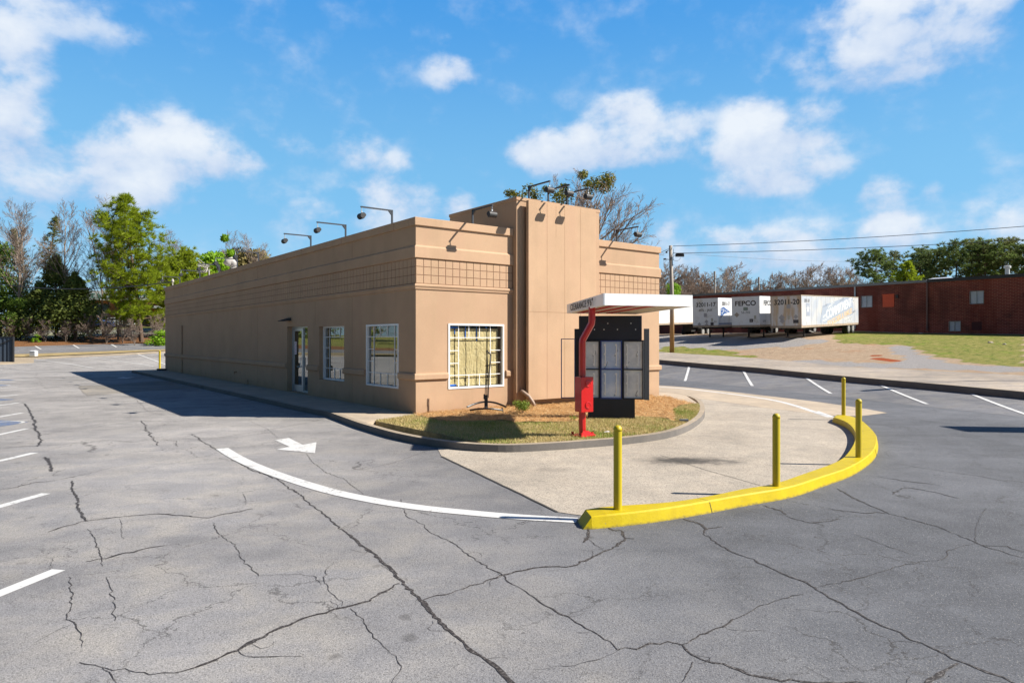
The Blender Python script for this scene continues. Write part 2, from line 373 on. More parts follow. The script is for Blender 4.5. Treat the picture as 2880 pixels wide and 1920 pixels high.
# ---------------------------------------------------------------- base terrain: one sheet to the horizon
def ground_mat():
    def f(t):
        p = t.pos
        at = t.n('ShaderNodeAttribute', attribute_name='zone')
        z = t.n('ShaderNodeSeparateColor', {0: at.outputs['Color']})   # r grass, g gravel, b bare red clay
        n1 = t.noise(p, .5, 6, .65); n2 = t.noise(p, 2.5, 6, .65); n3 = t.noise(p, 18, 4, .7); n4 = t.noise(p, 60, 3, .7)
        wob = t.m('MULTIPLY', t.m('SUBTRACT', t.m('ADD', t.m('MULTIPLY', n1, .5), t.m('MULTIPLY', n2, .5)), .5), 1.6)
        soil = t.mix(t.ss(n2, .35, .65), (.42,.30,.20), (.55,.42,.29))
        soil = t.mix(t.ss(n1, .55, .68, 0, .8), soil, (.52,.27,.14))
        gravel = t.mix(t.ss(n3, .3, .7), (.26,.25,.25), (.50,.47,.45))
        grass = t.mix(t.ss(n3, .35, .65), (.22,.25,.035), (.42,.35,.12))
        grass = t.mix(t.ss(n2, .47, .60), grass, (.12,.17,.02))
        grass = t.mix(t.ss(n1, .54, .66, 0, .8), grass, (.20,.30,.02))
        grass = t.mix(t.ss(n2, .36, .44, .55, 0), grass, (.33,.24,.12))
        straw = t.mix(n3, (.16,.075,.03), (.33,.16,.07))
        c = soil
        c = t.mix(t.ss(t.m('ADD', z.outputs[1], wob), .42, .62), c, gravel)
        c = t.mix(t.ss(t.m('ADD', z.outputs[0], wob), .42, .62), c, grass)
        c = t.mix(t.ss(t.m('ADD', z.outputs[2], t.m('MULTIPLY', wob, .5)), .45, .55), c, (.40,.085,.022))
        al = t.n('ShaderNodeAttribute', attribute_name='straw')
        c = t.mix(t.ss(t.m('ADD', al.outputs['Fac'], wob), .4, .6), c, straw)
        k = t.m('ADD', t.m('MULTIPLY', t.m('SUBTRACT', n3, .5), .9), t.m('ADD', t.m('MULTIPLY', t.m('SUBTRACT', n4, .5), .9), 1.0))
        k = t.m('MULTIPLY', k, .72)
        c = t.mix(1.0, c, t.n('ShaderNodeCombineColor', {0: k, 1: k, 2: k}).outputs[0], 'MULTIPLY')
        t.nt.links.new(c, t.b.inputs['Base Color']); t.b.inputs['Roughness'].default_value = .95; t.b.inputs['Specular IOR Level'].default_value = .15
        bn = t.n('ShaderNodeBump', {'Strength': .8, 'Distance': .06, 'Height': t.m('ADD', n3, t.m('MULTIPLY', n4, .5))}); t.nt.links.new(bn.outputs[0], t.b.inputs['Normal'])
    return mat('open_ground', build=f)
M_ground = ground_mat()
def inpoly(x, y, P):
    c = False; n = len(P)
    for i in range(n):
        a, b = P[i], P[(i+1)%n]
        if (a[1] > y) != (b[1] > y) and x < (b[0]-a[0])*(y-a[1])/(b[1]-a[1])+a[0]: c = not c
    return c
def tpx(u, v):
    "meet the terrain along a picture ray"
    r = px(u, v); y = 12.0
    while y < 260:
        p = r*y; z = CAMH+r.z*y
        if z <= T(p.x, p.y): return Vector((p.x, p.y, z))
        y += .35
    p = r*120; return Vector((p.x, p.y, 3))
Z4 = lambda x, y: (1840+x*.4422, 600+y*.4422)
grass_polys = [[tpx(*Z4(*q)) for q in P] for P in (
    [(30,848),(180,852),(420,868),(560,900),(680,915),(600,924),(300,905),(30,884)],
    [(1130,760),(1300,752),(2352,772),(2352,985),(2050,955),(1850,925),(1720,880),(1600,850),(1450,832),(1200,828),(1150,800)])]
clay_polys = [[tpx(*Z4(*q)) for q in P] for P in ([(1335,885),(1400,888),(1450,915),(1530,935),(1545,955),(1500,948),(1430,935),(1380,905)],)]
gravel_polys = [[tpx(*Z4(*q)) for q in P] for P in ([(0,775),(700,790),(1000,800),(1150,815),(900,850),(600,862),(300,870),(0,865)], [(900,930),(1300,950),(1480,955),(1600,935),(1560,900),(1500,845),(1560,838),(1640,850),(1680,890),(1800,935),(2000,962),(2352,985),(2352,1010),(1500,985),(900,955)])]
def axis(lo, hi, a, b, st, grow=1.35):
    v = list(np.arange(a, b+1e-6, st)); s = st; x = b
    while x < hi: s *= grow; x += s; v.append(x)
    s = st; x = a
    while x > lo: s *= grow; x -= s; v.insert(0, x)
    return v
def build_ground():
    xs = axis(-900, 900, -66, 66, 1.0); ys = axis(-300, 1500, 26, 92, 1.0)
    V = []; Zn = []; St = []
    for y in ys:
        for x in xs:
            z = T(x, y); p = Vector((x, y, 0)); d = (p-Q0).dot(NK); w = (p-P0).dot(LY); u = (p-P0).dot(RX)
            if d < 8 and w < 62: z -= .5 if (d < 2 and w < 52) else .35
            V.append((x, y, z))
            g = 1.0 if any(inpoly(x, y, P) for P in grass_polys) else 0.0
            gr = 1.0 if any(inpoly(x, y, P) for P in gravel_polys) else 0.15
            cl = 1.0 if any(inpoly(x, y, P) for P in clay_polys) else 0.0
            st = 1.0 if (w > 63 and w < 76 and x < 20) else 0.0
            if (w > 76 and x < 10): g = .5; gr = .7
            if y > 95 or x > 55 or x < -66: g = 1.0
            if d > 3 and x > 60: g = 1.0
            Zn += [g, gr, cl, 1.0]; St.append(st)
    nx = len(xs); F = [(j*nx+i, j*nx+i+1, (j+1)*nx+i+1, (j+1)*nx+i) for j in range(len(ys)-1) for i in range(nx-1)]
    me = bpy.data.meshes.new('ground'); me.from_pydata(V, [], F); me.materials.append(M_ground)
    a = me.color_attributes.new('zone', 'FLOAT_COLOR', 'POINT'); a.data.foreach_set('color', Zn)
    b = me.attributes.new('straw', 'FLOAT', 'POINT'); b.data.foreach_set('value', St)
    me.polygons.foreach_set('use_smooth', [True]*len(F))
    o = bpy.data.objects.new('ground', me); C.objects.link(o); o['kind'] = 'structure'
build_ground()

def strip(name, fn, svals, cvals, off, m, skirt=0.0):
    b = MB(); n = len(cvals)
    vs = []
    for s in svals:
        for c in cvals:
            p = fn(s, c); vs.append((p.x, p.y, T(p.x, p.y)+off))
    fs = [(i*n+j, i*n+j+1, (i+1)*n+j+1, (i+1)*n+j) for i in range(len(svals)-1) for j in range(n-1)]
    a, c_, d = (Vector(vs[k]) for k in (fs[0][0], fs[0][1], fs[0][2]))
    if (c_-a).cross(d-a).z < 0: fs = [f[::-1] for f in fs]
    b.add(vs, fs)
    return b.build(name, m, kind='structure', smooth=True)
# flat lot polygon
def meet_w_d(w, d):   # point with given w and d
    a = P0+LY*w; s = (d-(a-Q0).dot(NK))/RX.dot(NK); return a+RX*s
c1 = meet_w_d(43, -.5); sc1 = (c1-Q0).dot(SK)
LOTZ = -.15
b = MB(); b.sheet([bl(-22, -32), kl(-45, -.5), c1, bl(-22, 43)], LOTZ); b.build('parking_lot_pavement', M_asph, kind='structure')
frange = lambda a, b_, n: [a+(b_-a)*i/n for i in range(n+1)]
c3 = meet_w_d(43, 3.4); sc3 = (c3-Q0).dot(SK)
strip('parking_row_pavement', kl, frange(-45, sc1, 60), [-.5, 1.35, 3.2], .002, M_asph_r)
strip('rear_parking_pavement', lambda s, c: bl(s, c), frange(-62, 12, 50), [43, 46, 49, 53], .002, M_asph)
b = MB(); b.sheet([bl(-62, -32), bl(-22.0, -32), bl(-22.0, 43), bl(-62, 43)], LOTZ-.004); b.build('side_street_road', M_asph_r, kind='structure')
strip('rear_street_road', lambda s, c: bl(s, c), frange(-70, 16, 60), [56, 58, 60, 62, 64.2], .05, M_asph_r)
strip('service_road', kl, frange(-45, 44, 80), [3.36, 5, 7, 9], .03, M_road)
# kerbs that follow the terrain
def kerb_run(name, pts, w, nrm, h, base_drop, mats, label=None, side=1, bevel=.02):
    "pts on the kerb's street edge; nrm(i) points to the raised side"
    b = MB(); vs = []
    for i, p in enumerate(pts):
        n = nrm(i); q = p+n*w
        z0 = p.z; vs += [(p.x, p.y, z0-base_drop), (p.x+n.x*.015, p.y+n.y*.015, z0+h), (q.x, q.y, z0+h+.004), (q.x, q.y, z0-base_drop)]
    fs = []; mi = []
    for i in range(len(pts)-1):
        for k in range(3):
            fs.append((i*4+k, (i+1)*4+k, (i+1)*4+k+1, i*4+k+1)); mi.append(1 if k == 0 else 0)
    fs += [(0,1,2,3), tuple((len(pts)-1)*4+k for k in (3,2,1,0))]; mi += [0, 0]
    b.v = vs; b.f = fs; b.mi = mi
    o = b.build(name, mats, kind='structure')
    bm = bmesh.new(); bm.from_mesh(o.data); bmesh.ops.recalc_face_normals(bm, faces=bm.faces); bm.to_mesh(o.data); bm.free()
    return o
def withz(p, z): return Vector((p.x, p.y, z))
pts = []
for s in frange(-45, 44, 90):
    p = kl(s, 3.2); q = kl(s, 3.3); pts.append(withz(p, rbf(q.x, q.y)-KH))
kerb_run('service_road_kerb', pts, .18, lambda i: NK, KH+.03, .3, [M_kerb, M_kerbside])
pts = []
for s in frange(-21.9, 14, 40):
    p = bl(s, 53); pts.append(withz(p, rbf(p.x, p.y)-.15))
kerb_run('rear_kerb', pts, .18, lambda i: LY, .17, .3, [M_kerb, M_kerb])
strip('rear_verge_lawn', lambda s, c: bl(s, c), frange(-48, 16, 50), [53.17, 54.5, 56.02], .07, M_drygrass)
# left verge, the street beyond it and its green (seen in the shop's windows)
b = MB(); b.sheet([bl(-25, -32), bl(-22, -32), bl(-22, 43), bl(-25, 43)], -.02); b.build('side_verge_lawn', M_drygrass, kind='structure')
b = MB(); b.prism([bl(-22, -32), bl(-21.85, -32), bl(-21.85, 43), bl(-22, 43)], -.2, 0.0); b.build('side_kerb', M_kerb, kind='structure')
M_green = mat('green_turf', (.13,.19,.035), .95, var=.4, vscale=.6, bump=.4, bscale=40)
b = MB(); b.sheet([bl(-62, -32), bl(-36, -32), bl(-36, 43), bl(-62, 43)], -.05); b.build('side_lawn', M_green, kind='structure')

# ---------------------------------------------------------------- island, sidewalks, drive lane
def Z(reg):
    x0, y0, f = reg; return lambda x, y: (x0+x*f, y0+y*f)
A7 = Z((0, 1000, .58664)); A6 = Z((1500, 1000, .42517)); A2 = Z((1040, 1060, .28061)); A8 = Z((1300, 1300, .67177)); D = Z((0, 0, 1.22449)); A9 = Z((0, 980, .29762))
def smooth_pts(P, it=1):
    for _ in range(it):
        Q = [P[0]]
        for a, b_ in zip(P, P[1:]): Q += [a*.75+b_*.25, a*.25+b_*.75]
        P = Q+[P[-1]]
    return P
def gpl(L, f, z): return [gp(*f(x, y), z) for x, y in L]
wall_kerb = [bl(-1.8, w) for w in (34.5, 24, 14, 8, 3)]
isl = wall_kerb + [gp(*A7(1560,265), 0)] + gpl([(1640,293),(1720,322)], A7, 0) + gpl([(0,490),(200,548),(400,590),(600,625),(850,655),(1100,675),(1400,683),(1700,670),(2000,652),(2352,625)], A2, 0) \
    + gpl([(590,545),(850,515),(1000,475),(1100,420),(1140,370),(1135,320),(1100,282),(1010,255),(900,240)], A6, 0) + [bl(10.28+1.55, w) for w in (3.4, 8, 20, 34.5)]
isl = smooth_pts(isl, 2)
def offset_line(P, d):
    Q = []
    for i, p in enumerate(P):
        a = P[max(0, i-1)]; b_ = P[min(len(P)-1, i+1)]; t = (b_-a); t.z = 0; t.normalize(); n = Vector((-t.y, t.x, 0)); Q.append(p+n*d)
    return Q
isl_in = offset_line(isl, .16)       # travelling forward then right: the inside is on the left hand
kz = [withz(p, -.15) for p in isl]
nr = [(b_-a).normalized() for a, b_ in zip(isl, isl_in)]
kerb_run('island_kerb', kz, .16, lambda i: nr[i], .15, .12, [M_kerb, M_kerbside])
# sidewalk along the long wall
i0 = 0
left_in = [p for p in isl_in if (p-P0).dot(RX) < -.5 and (p-P0).dot(LY) > -1.15]
pc = gp(*D(862, 966), 0)
b = MB(); b.prism(left_in+[pc]+[bl(0.0, -.05), bl(.15, .1), bl(.15, 34.5)], -.2, 0.0); b.build('sidewalk', M_walk, kind='structure')
right_in = [p for p in isl_in if (p-P0).dot(RX) > 9.3 and (p-P0).dot(LY) > -.9]
rc1 = gp(*A6(1092, 318), 0); rc2 = gp(*A6(782, 271), 0)
right_in = [p for p in right_in if (p-rc1).dot(LY) > 0]
b = MB(); b.prism([rc1]+right_in+[bl(10.1, 34.5), bl(10.1, .1), bl(10.0, -.05), rc2], -.2, 0.0); b.build('side_sidewalk', M_walk, kind='structure')
# planted bed
bed_in = [p for p in isl_in if (p-pc).dot(Vector((1, -.3, 0))) > -.2 and (p-rc1).dot(LY) < .1 and (p-P0).dot(LY) < 2]
bed_in = [p for p in bed_in if (p-P0).dot(RX) > -1.6]
bed = [pc]+bed_in+[rc1, rc2, bl(10.1, .1), bl(.05, .1), bl(.0, -.05)]
mulch_line = gpl([(455,385),(560,400),(700,432),(850,440),(1000,440),(1200,432),(1350,430),(1450,448),(1800,452),(2050,440)], A2, .02) + gpl([(330,415),(500,400),(700,398),(860,408),(940,432),(930,395),(925,350),(980,325),(1060,316)], A6, .02)
mulch = mulch_line+[rc2+Vector((.5,.0,0)), rc2, bl(10.1, .1), bl(.05, .1)]
M_soil = mat('bed_soil', (.30,.23,.10), .95, var=.35, vscale=6, bump=.6, bscale=50)
b = MB(); b.prism(bed, -.2, -.004); b.build('planting_bed_ground', M_soil, kind='structure')
# drive-through lane
yk_in = gpl([(290,1075),(325,1012),(540,990),(900,970),(1200,920),(1390,877),(1590,850),(1800,775),(2020,700),(2085,640),(2132,560),(2128,490),(2075,437),(1980,405)], A6, 0)
lane = [kz[len(kz)//2]] 
lane_edge = gpl([(1005,1030),(1014,1048),(1280,1176),(1345,1185)], D, -.15) + [withz(p, -.15) for p in yk_in[1:-1]] + gpl([(1975,398)], A6, -.15)
seam = gpl([(1975,398),(1750,372),(1500,342),(1300,312),(1125,288)], A6, -.15)
isl_mid = [withz(p, -.15) for p in offset_line(isl, .05)]
isl_front = [p for p in isl_mid if (p.x > lane_edge[0].x-.05) and (p-seam[-1]).dot(LY) < .15 and p.y < 27]
b = MB(); b.sheet(lane_edge+seam[1:]+isl_front[::-1], -.144); b.build('drive_lane_pavement', M_lane, kind='structure')
far_edge = gpl([(2170,400),(2342,378),(2200,352),(1900,308),(1600,272),(1300,238),(1000,208),(834,197)], A6, -.15)
isl_back = [p for p in isl_mid if (p-seam[-1]).dot(LY) > .1 and (p-P0).dot(RX) > 10.5]
b = MB(); b.sheet([gp(*A6(1975, 398))]+far_edge+[bl(10.28+6.2, 20), bl(10.28+6.2, 42), bl(10.28+1.6, 42)]+isl_back[::-1]+seam[::-1][:-1], -.1455); b.build('smooth_lane_pavement', M_walk, kind='structure')

# ---------------------------------------------------------------- paint and cracks
def ribbon(P, wd, z, b, jit=0.0, taper=False, rng=random):
    L = []; Rr = []
    for i, p in enumerate(P):
        a = P[max(0, i-1)]; c = P[min(len(P)-1, i+1)]; t = c-a; t.z = 0
        if t.length < 1e-6: t = Vector((1, 0, 0))
        t.normalize(); n = Vector((-t.y, t.x, 0)); w = (wd[i] if hasattr(wd, '__len__') else wd)/2
        if taper: w *= min(1, .55+.45*min(i, len(P)-1-i)/3)
        j1 = w*(1+rng.uniform(-jit, jit)); j2 = w*(1+rng.uniform(-jit, jit))
        L.append((p.x+n.x*j1, p.y+n.y*j1, p.z+z)); Rr.append((p.x-n.x*j2, p.y-n.y*j2, p.z+z))
    vs = L+Rr; n = len(P); b.add(vs, [(n+i, n+i+1, i+1, i) for i in range(n-1)])
def quadpaint(P, z=-.1435):
    b = MB(); b.sheet(P, z); b.build('road_marking', M_paint, kind='structure')
def paintline(a, c, w, zoff=.004, n=10):
    P = []
    for i in range(n+1):
        p = a.lerp(c, i/n); P.append(Vector((p.x, p.y, T(p.x, p.y))))
    b = MB(); ribbon(P, w, zoff, b); b.build('road_marking', M_paint, kind='structure')
curve = gpl([(510,1030),(545,1052),(600,1077),(680,1105),(760,1129),(830,1144),(900,1157),(980,1168),(1050,1175),(1180,1187),(1325,1195)], D, -.15)
b = MB(); ribbon(smooth_pts(curve, 2), .24, .0065, b); b.build('road_marking', M_paint, kind='structure')
c2 = gpl([(700,195),(834,207),(1000,217),(1200,240),(1400,265),(1600,295),(1750,335),(1850,370),(1920,392),(1968,408)], A6, -.15)
b = MB(); ribbon(smooth_pts(c2, 2), .2, .0065, b); b.build('road_marking', M_paint, kind='structure')
quadpaint(gpl([(1850,372),(1968,410),(1990,405),(1890,368)], A6, -.15), -.1405)
b = MB(); b.sheet(gpl([(1318,405),(1385,395),(1452,428),(1517,415),(1510,467),(1327,450),(1388,437)], A7, -.15), -.1440); b.build('road_marking_arrow', M_paint, kind='structure')
# left stalls
for a, c, w in (((-400,1300),(281,1026),.15),((-380,830),(221,660),.15),((-300,575),(166,465),.15)):
    pa, pc_ = gp(*A7(*a)), gp(*A7(*c)); paintline(pa, pc_, .15)
for a, c in (((-300,876),(255,756)),((-300,698),(215,606)),((-300,580),(180,511)),((-250,480),(168,436)),((-250,392),(170,362)),((-250,258),(135,251)),((-250,214),(120,207)),((-200,312),(830,280)),((150,318),(-300,306))):
    paintline(gp(*A9(*a)), gp(*A9(*c)), .13)
paintline(gp(*A9(840,273)), gp(*A9(1440,233)), .12)
paintline(gp(*A9(840,265)), gp(*A9(1200,257)), .12)
b = MB(); b.sheet(gpl([(1100,276),(1170,268),(1190,272),(1280,268),(1200,284),(1150,282)], A9, -.15), -.144); b.build('road_marking_arrow', M_paint, kind='structure')
for P in ([(-260,745),(0,738),(272,694),(-10,676),(-250,700)], [(-200,508),(150,481),(-10,473),(-200,480)], [(-100,356),(60,352),(120,345),(-20,340),(-120,345)], [(-100,300),(100,302),(145,295),(40,291),(-100,294)]):
    b = MB(); b.sheet(gpl(P, A9, -.15), -.1455); b.build('road_marking_pad', M_blue, kind='structure')
for (cx, cy) in ((40, 706), (-10, 352)):
    c0 = gp(*A9(cx, cy)); P = [c0+Vector((.42*math.cos(a/10*4.9), .42*math.sin(a/10*4.9), 0)) for a in range(11)]
    b = MB(); ribbon(P, .09, .008, b); b.build('road_marking', M_paint, kind='structure')
# rear stall lines run up the slope
for a, c in (((330,108),(880,180)),((830,85),(1455,167)),((1305,67),(1600,101)),((1750,50),(2100,100))):
    u0, v0 = A9(*a); u1, v1 = A9(*c); p1 = gp(u1, v1); w1 = (p1-P0).dot(LY)
    p0 = on_w(u0, 52.9); q1 = on_w(u1, 43.5)
    paintline(withz(p0, 0), withz(q1, 0), .13, .012, 16)
# right-hand stall lines
for u1, v1, u0 in ((1573,875,1583),(1728,888,1708),(1908,906,1852),(2130,930,2023),(2362,955,2232),(2660,985,2480)):
    p1 = gp(*D(u1, v1)); p0 = on_d(D(u0, 0)[0], 3.12); q = p1+(p0-p1)
    paintline(withz(p1, 0), withz(p0, 0), .14, .012, 16)
# street stalls far behind
for u in (105, 212, 318, 420): 
    a = on_w(u-6, 64.0); c = on_w(u+10, 60.5)
    b = MB(); ribbon([Vector((p.x, p.y, T(p.x, p.y))) for p in (a.lerp(c, k/6) for k in range(7))], .16, .07, b); b.build('road_marking', M_paint, kind='structure')
# pale cut-out patch in the drive aisle and a tar joint round it
M_joint = mat('joint', (.06, .055, .05), .9)
b = MB(); b.sheet(gpl([(740,352),(1000,345),(1560,300),(1860,330),(1850,370),(1170,418),(822,446),(775,408)], A9, -.15), -.1468); b.build('pavement_patch', M_asph_patch, kind='structure')

def jagged(P, step=.09, amp=.022, rng=None):
    # broad wander first, then the fine teeth
    W = [P[0]]
    for a, b_ in zip(P, P[1:]):
        L = (b_-a).length; n = max(1, int(L/(step*6))); t = (b_-a).normalized(); nn = Vector((-t.y, t.x, 0))
        for i in range(1, n): W.append(a.lerp(b_, i/n)+nn*rng.gauss(0, amp*1.6))
        W.append(b_)
    P = W
    Q = []
    for a, b_ in zip(P, P[1:]):
        L = (b_-a).length; n = max(1, int(L/step)); t = (b_-a).normalized(); nn = Vector((-t.y, t.x, 0))
        for i in range(n): Q.append(a.lerp(b_, i/n)+nn*(rng.gauss(0, amp) if (i or Q) else 0))
    Q.append(P[-1]); return Q
cracks = [  # picture polylines traced from the photograph, and widths in metres
 (A7, .030, [(920,375),(985,420),(1050,455),(1120,500),(1200,545),(1320,590),(1450,675),(1550,755),(1650,840)]),
 (A7, .045, [(1650,840),(1720,895),(1800,955),(1860,1010),(1915,1075),(1960,1115),(2030,1180),(2100,1265),(2160,1320),(2216,1370)]),
 (A8, .04, [(0,745),(100,825),(160,880),(215,923),(280,990)]),
 (A7, .034, [(1915,1090),(1830,1140),(1740,1185),(1650,1205),(1560,1230),(1450,1265),(1350,1300),(1230,1360),(1130,1410),(1030,1460),(930,1500),(840,1520)]),
 (A7, .016, [(840,1520),(720,1528),(600,1495),(540,1510),(490,1490),(380,1470)]),
 (A7, .02, [(2030,1170),(2100,1150),(2216,1120)]), (A8, .028, [(0,531),(60,510),(160,475),(250,450),(350,438),(460,435),(540,400),(600,370),(650,350),(680,315)]),
 (A8, .045, [(680,315),(665,285),(630,285),(600,265)]), (A8, .05, [(640,352),(685,318),(720,320)]),
 (A8, .018, [(0,370),(60,410),(110,440),(165,470),(210,510),(300,560),(350,605),(420,635),(480,670),(560,715),(620,750),(650,785)]),
 (A8, .026, [(650,785),(760,770),(860,750),(910,765),(960,805),(1010,830),(1090,845),(1200,885),(1300,905),(1450,918),(1700,925)]),
 (A7, .013, [(1920,690),(1935,730),(1950,770),(2030,810),(2050,840),(2110,870),(2180,900),(2216,935)]),
 (A8, .03, [(910,765),(960,740),(1040,705),(1100,685)]), (A8, .055, [(1090,690),(1135,655)]), (A8, .013, [(1135,658),(1180,640),(1250,600),(1340,570),(1430,550)]),
 (A8, .045, [(925,235),(1000,260),(1020,280),(1010,300)]), (A8, .045, [(1020,280),(1085,268)]),
 (A8, .022, [(1010,300),(1050,325),(1120,370),(1200,400),(1280,435),(1380,480),(1460,515),(1520,555),(1600,600),(1680,640),(1760,685),(1860,730),(1950,770),(2060,820),(2150,860),(2250,900),(2352,950)]),
 (A8, .045, [(1570,110),(1640,150),(1720,185),(1780,210)]), (A8, .02, [(1780,210),(1880,240),(1980,265),(2080,305),(2170,345),(2250,370),(2352,400)]), (A8, .025, [(2170,345),(2280,352),(2352,375)]),
 (A8, .03, [(1525,190),(1600,205),(1700,212),(1780,210)]), (A8, .04, [(1260,180),(1340,205),(1355,220),(1320,218)]), (A8, .03, [(1355,222),(1400,240),(1460,253),(1540,245),(1575,238)]),
 (A8, .012, [(1490,520),(1600,500),(1720,468),(1830,435),(1900,420),(1980,412),(2025,400),(2030,370),(2080,355),(2140,340)]),
 (A8, .035, [(1800,135),(1860,105),(1920,115),(2000,130),(2080,150)]), (A8, .03, [(1740,60),(1850,78),(2000,95)]), (A8, .02, [(1790,0),(1900,20),(2000,35),(2150,55),(2330,90)]),
 (A8, .05, [(525,260),(530,300),(510,335)]), (A8, .018, [(965,835),(950,870),(920,920)]), (A8, .045, [(2075,840),(2030,860),(1960,910),(1920,950)]), (A8, .01, [(525,320),(560,345),(590,365)]),
 (A8, .010, [(1640,300),(1750,340),(1840,370),(1910,390)]), (A8, .01, [(2145,340),(2160,250),(2190,190)]), (A8,.01,[(650,790),(560,830),(470,850),(300,865)]),
 (A7, .07, [(120,230),(140,270),(165,310),(165,350),(190,380),(190,420),(180,435)]), (A7, .03, [(0,445),(100,435),(250,430)]), (A7, .02, [(250,430),(400,415),(520,405),(640,415),(760,400)]),
 (A7, .026, [(-40,648),(0,642),(80,630),(150,610),(270,598)]), (A7, .014, [(270,598),(400,570),(540,535),(700,515),(850,490)]), (A7, .07, [(215,485),(235,510),(250,555)]),
 (A7, .05, [(345,600),(345,650),(375,690),(370,730),(400,770),(415,790)]), (A7, .03, [(230,845),(300,820),(420,790),(600,770),(760,757),(900,770),(1000,777),(1080,758),(1215,733)]),
 (A7, .035, [(410,988),(500,970),(600,945),(700,925),(790,910)]), (A7, .013, [(1020,800),(1045,850),(1090,885),(1130,905),(1150,960),(1190,1010),(1240,1055)]), (A7, .009, [(1240,1055),(1330,1050),(1400,1047),(1500,1055),(1540,1100)]),
 (A7, .01, [(1600,990),(1560,1030),(1550,1080),(1580,1130),(1630,1180),(1640,1200)]), (A7, .01, [(1680,1210),(1740,1265),(1770,1320),(1820,1380),(1900,1440),(1930,1490),(1890,1540),(1870,1600)]),
 (A7, .012, [(330,1060),(335,1120),(340,1200),(320,1250),(345,1280),(390,1330),(395,1400)]), (A7, .01, [(510,1060),(530,1130),(550,1200),(550,1270)]), (A7, .035, [(680,310),(700,350),(730,390),(760,430)]),
 (A7, .02, [(770,400),(850,410),(850,435)]), (A7, .018, [(200,380),(300,360),(420,335),(560,315),(700,300)]), (A7, .018, [(975,405),(1100,385),(1200,370),(1320,350),(1450,325),(1560,300)]),
 (A7, .014, [(1600,560),(1750,545),(1880,515),(1980,480),(2050,455)]), (A7, .012, [(1470,470),(1500,510),(1560,560),(1650,590),(1750,670)]), (A7, .012, [(1140,1410),(1180,1445),(1300,1442),(1450,1440)]),
 (A7, .012, [(420,830),(455,870),(480,950),(490,1010)]), (A7, .008, [(575,780),(580,850),(590,880)]), (A7, .008, [(1165,660),(1180,720)]), (A7, .009, [(260,960),(240,1020),(250,1060)]),
 (A7, .009, [(1190,310),(1280,350),(1340,400)]), (A7, .012, [(620,190),(660,215),(700,260),(800,290)]), (A7, .015, [(375,145),(395,175),(420,190)]), (A7, .012, [(170,80),(190,120),(230,175)]),
 (A7, .01, [(340,350),(450,358),(600,355)]), (A7, .009, [(340,1290),(250,1330),(160,1380)]), (A7, .012, [(490,1490),(540,1530),(560,1568)]), (A7, .008, [(1870,685),(2000,690),(2216,686)])]
def build_cracks():
    rg = random.Random(3); b = MB()
    for f, w, P in cracks:
        Q = [gp(*f(x, y), LOTZ) for x, y in P]
        far = max(1.0, Q[0].y/14)
        w *= .62 if w < .02 else .70
        J = jagged(Q, .035*far+.02, (min(.015, .35*w+.006) if w < .03 else .008)*far, rg)
        wv = 0; ws = []
        for i in range(len(J)):
            wv = wv*.8+rg.gauss(0, .13 if w < .03 else .09); ws.append(w*max(.25, 1+wv))
        ribbon(J, ws, .0035+rg.uniform(0, .0004), b, .6, True, rg)
        if w > .01:
            for _ in range(int(len(J)/9)):
                p = rg.choice(J); a = rg.uniform(0, 6.28); hh = [p]
                for _2 in range(rg.randint(3, 7)): a += rg.gauss(0, .7); hh.append(hh[-1]+Vector((math.cos(a), math.sin(a), 0))*.05*far)
                ribbon(hh, .005*far, .0032, b, .5, True, rg)
        # loose crumbs and hairs beside the wide ones
        if w > .018:
            for p in J[::2]:
                if rg.random() < .5:
                    q = p+Vector((rg.gauss(0, w), rg.gauss(0, w), 0)); s = rg.uniform(.003, .009)
                    b.add([(q.x-s, q.y-s, LOTZ+.0042), (q.x+s, q.y-s*.6, LOTZ+.0042), (q.x+s*.3, q.y+s, LOTZ+.0042)], [(0,1,2)])
    b.build('pavement_crack_lines', M_tar, kind='structure')
build_cracks()
b = MB(); ribbon(jagged(gpl([(1014,1048),(1280,1176)], D, -.15), .2, .004, random.Random(1)), .035, .0095, b)
ribbon(seam, .02, .0095, b); ribbon(gpl([(840,660),(1130,755),(1290,800),(1500,860)], A6, -.15), .012, .0098, b)
b.build('lane_joint_pavement_lines', M_joint, kind='structure')

# yellow kerb
def yellow_wear(t):
    z = t.n('ShaderNodeSeparateXYZ', {0: t.pos}).outputs[2]; base = t.b.inputs['Base Color'].links[0].from_socket
    n = t.noise(t.pos, 14, 6, .75); n2 = t.noise(t.pos, 2.2, 5, .7); n3 = t.noise(t.pos, 55, 4, .7)
    c = t.mix(t.m('MULTIPLY', t.ss(n, .64, .69), .8), base, (.17, .15, .12))
    c = t.mix(t.ss(n2, .5, .75, 0, .22), c, (.22, .17, .02))
    c = t.mix(t.ss(t.m('ADD', z, t.m('MULTIPLY', n, .09)), -.115, -.07, .75, 0), c, (.10, .09, .06))
    c = t.mix(t.m('MULTIPLY', t.ss(n3, .66, .72), .6), c, (.12, .10, .05))
    t.nt.links.new(c, t.b.inputs['Base Color'])
M_yel = mat('yellow_kerb_paint', build=lambda t: (
    t.nt.links.new(t.mix(t.ss(t.noise(t.pos, 4, 6, .65), .3, .7), (.50,.385,.003), (.44,.325,.004)), t.b.inputs['Base Color']), setattr(t.b.inputs['Specular IOR Level'], 'default_value', .2),
    yellow_wear(t),
    t.nt.links.new(t.n('ShaderNodeBump', {'Strength': .35, 'Distance': .012, 'Height': t.noise(t.pos, 35, 5, .7)}).outputs[0], t.b.inputs['Normal']),
    setattr(t.b.inputs['Roughness'], 'default_value', .5)))
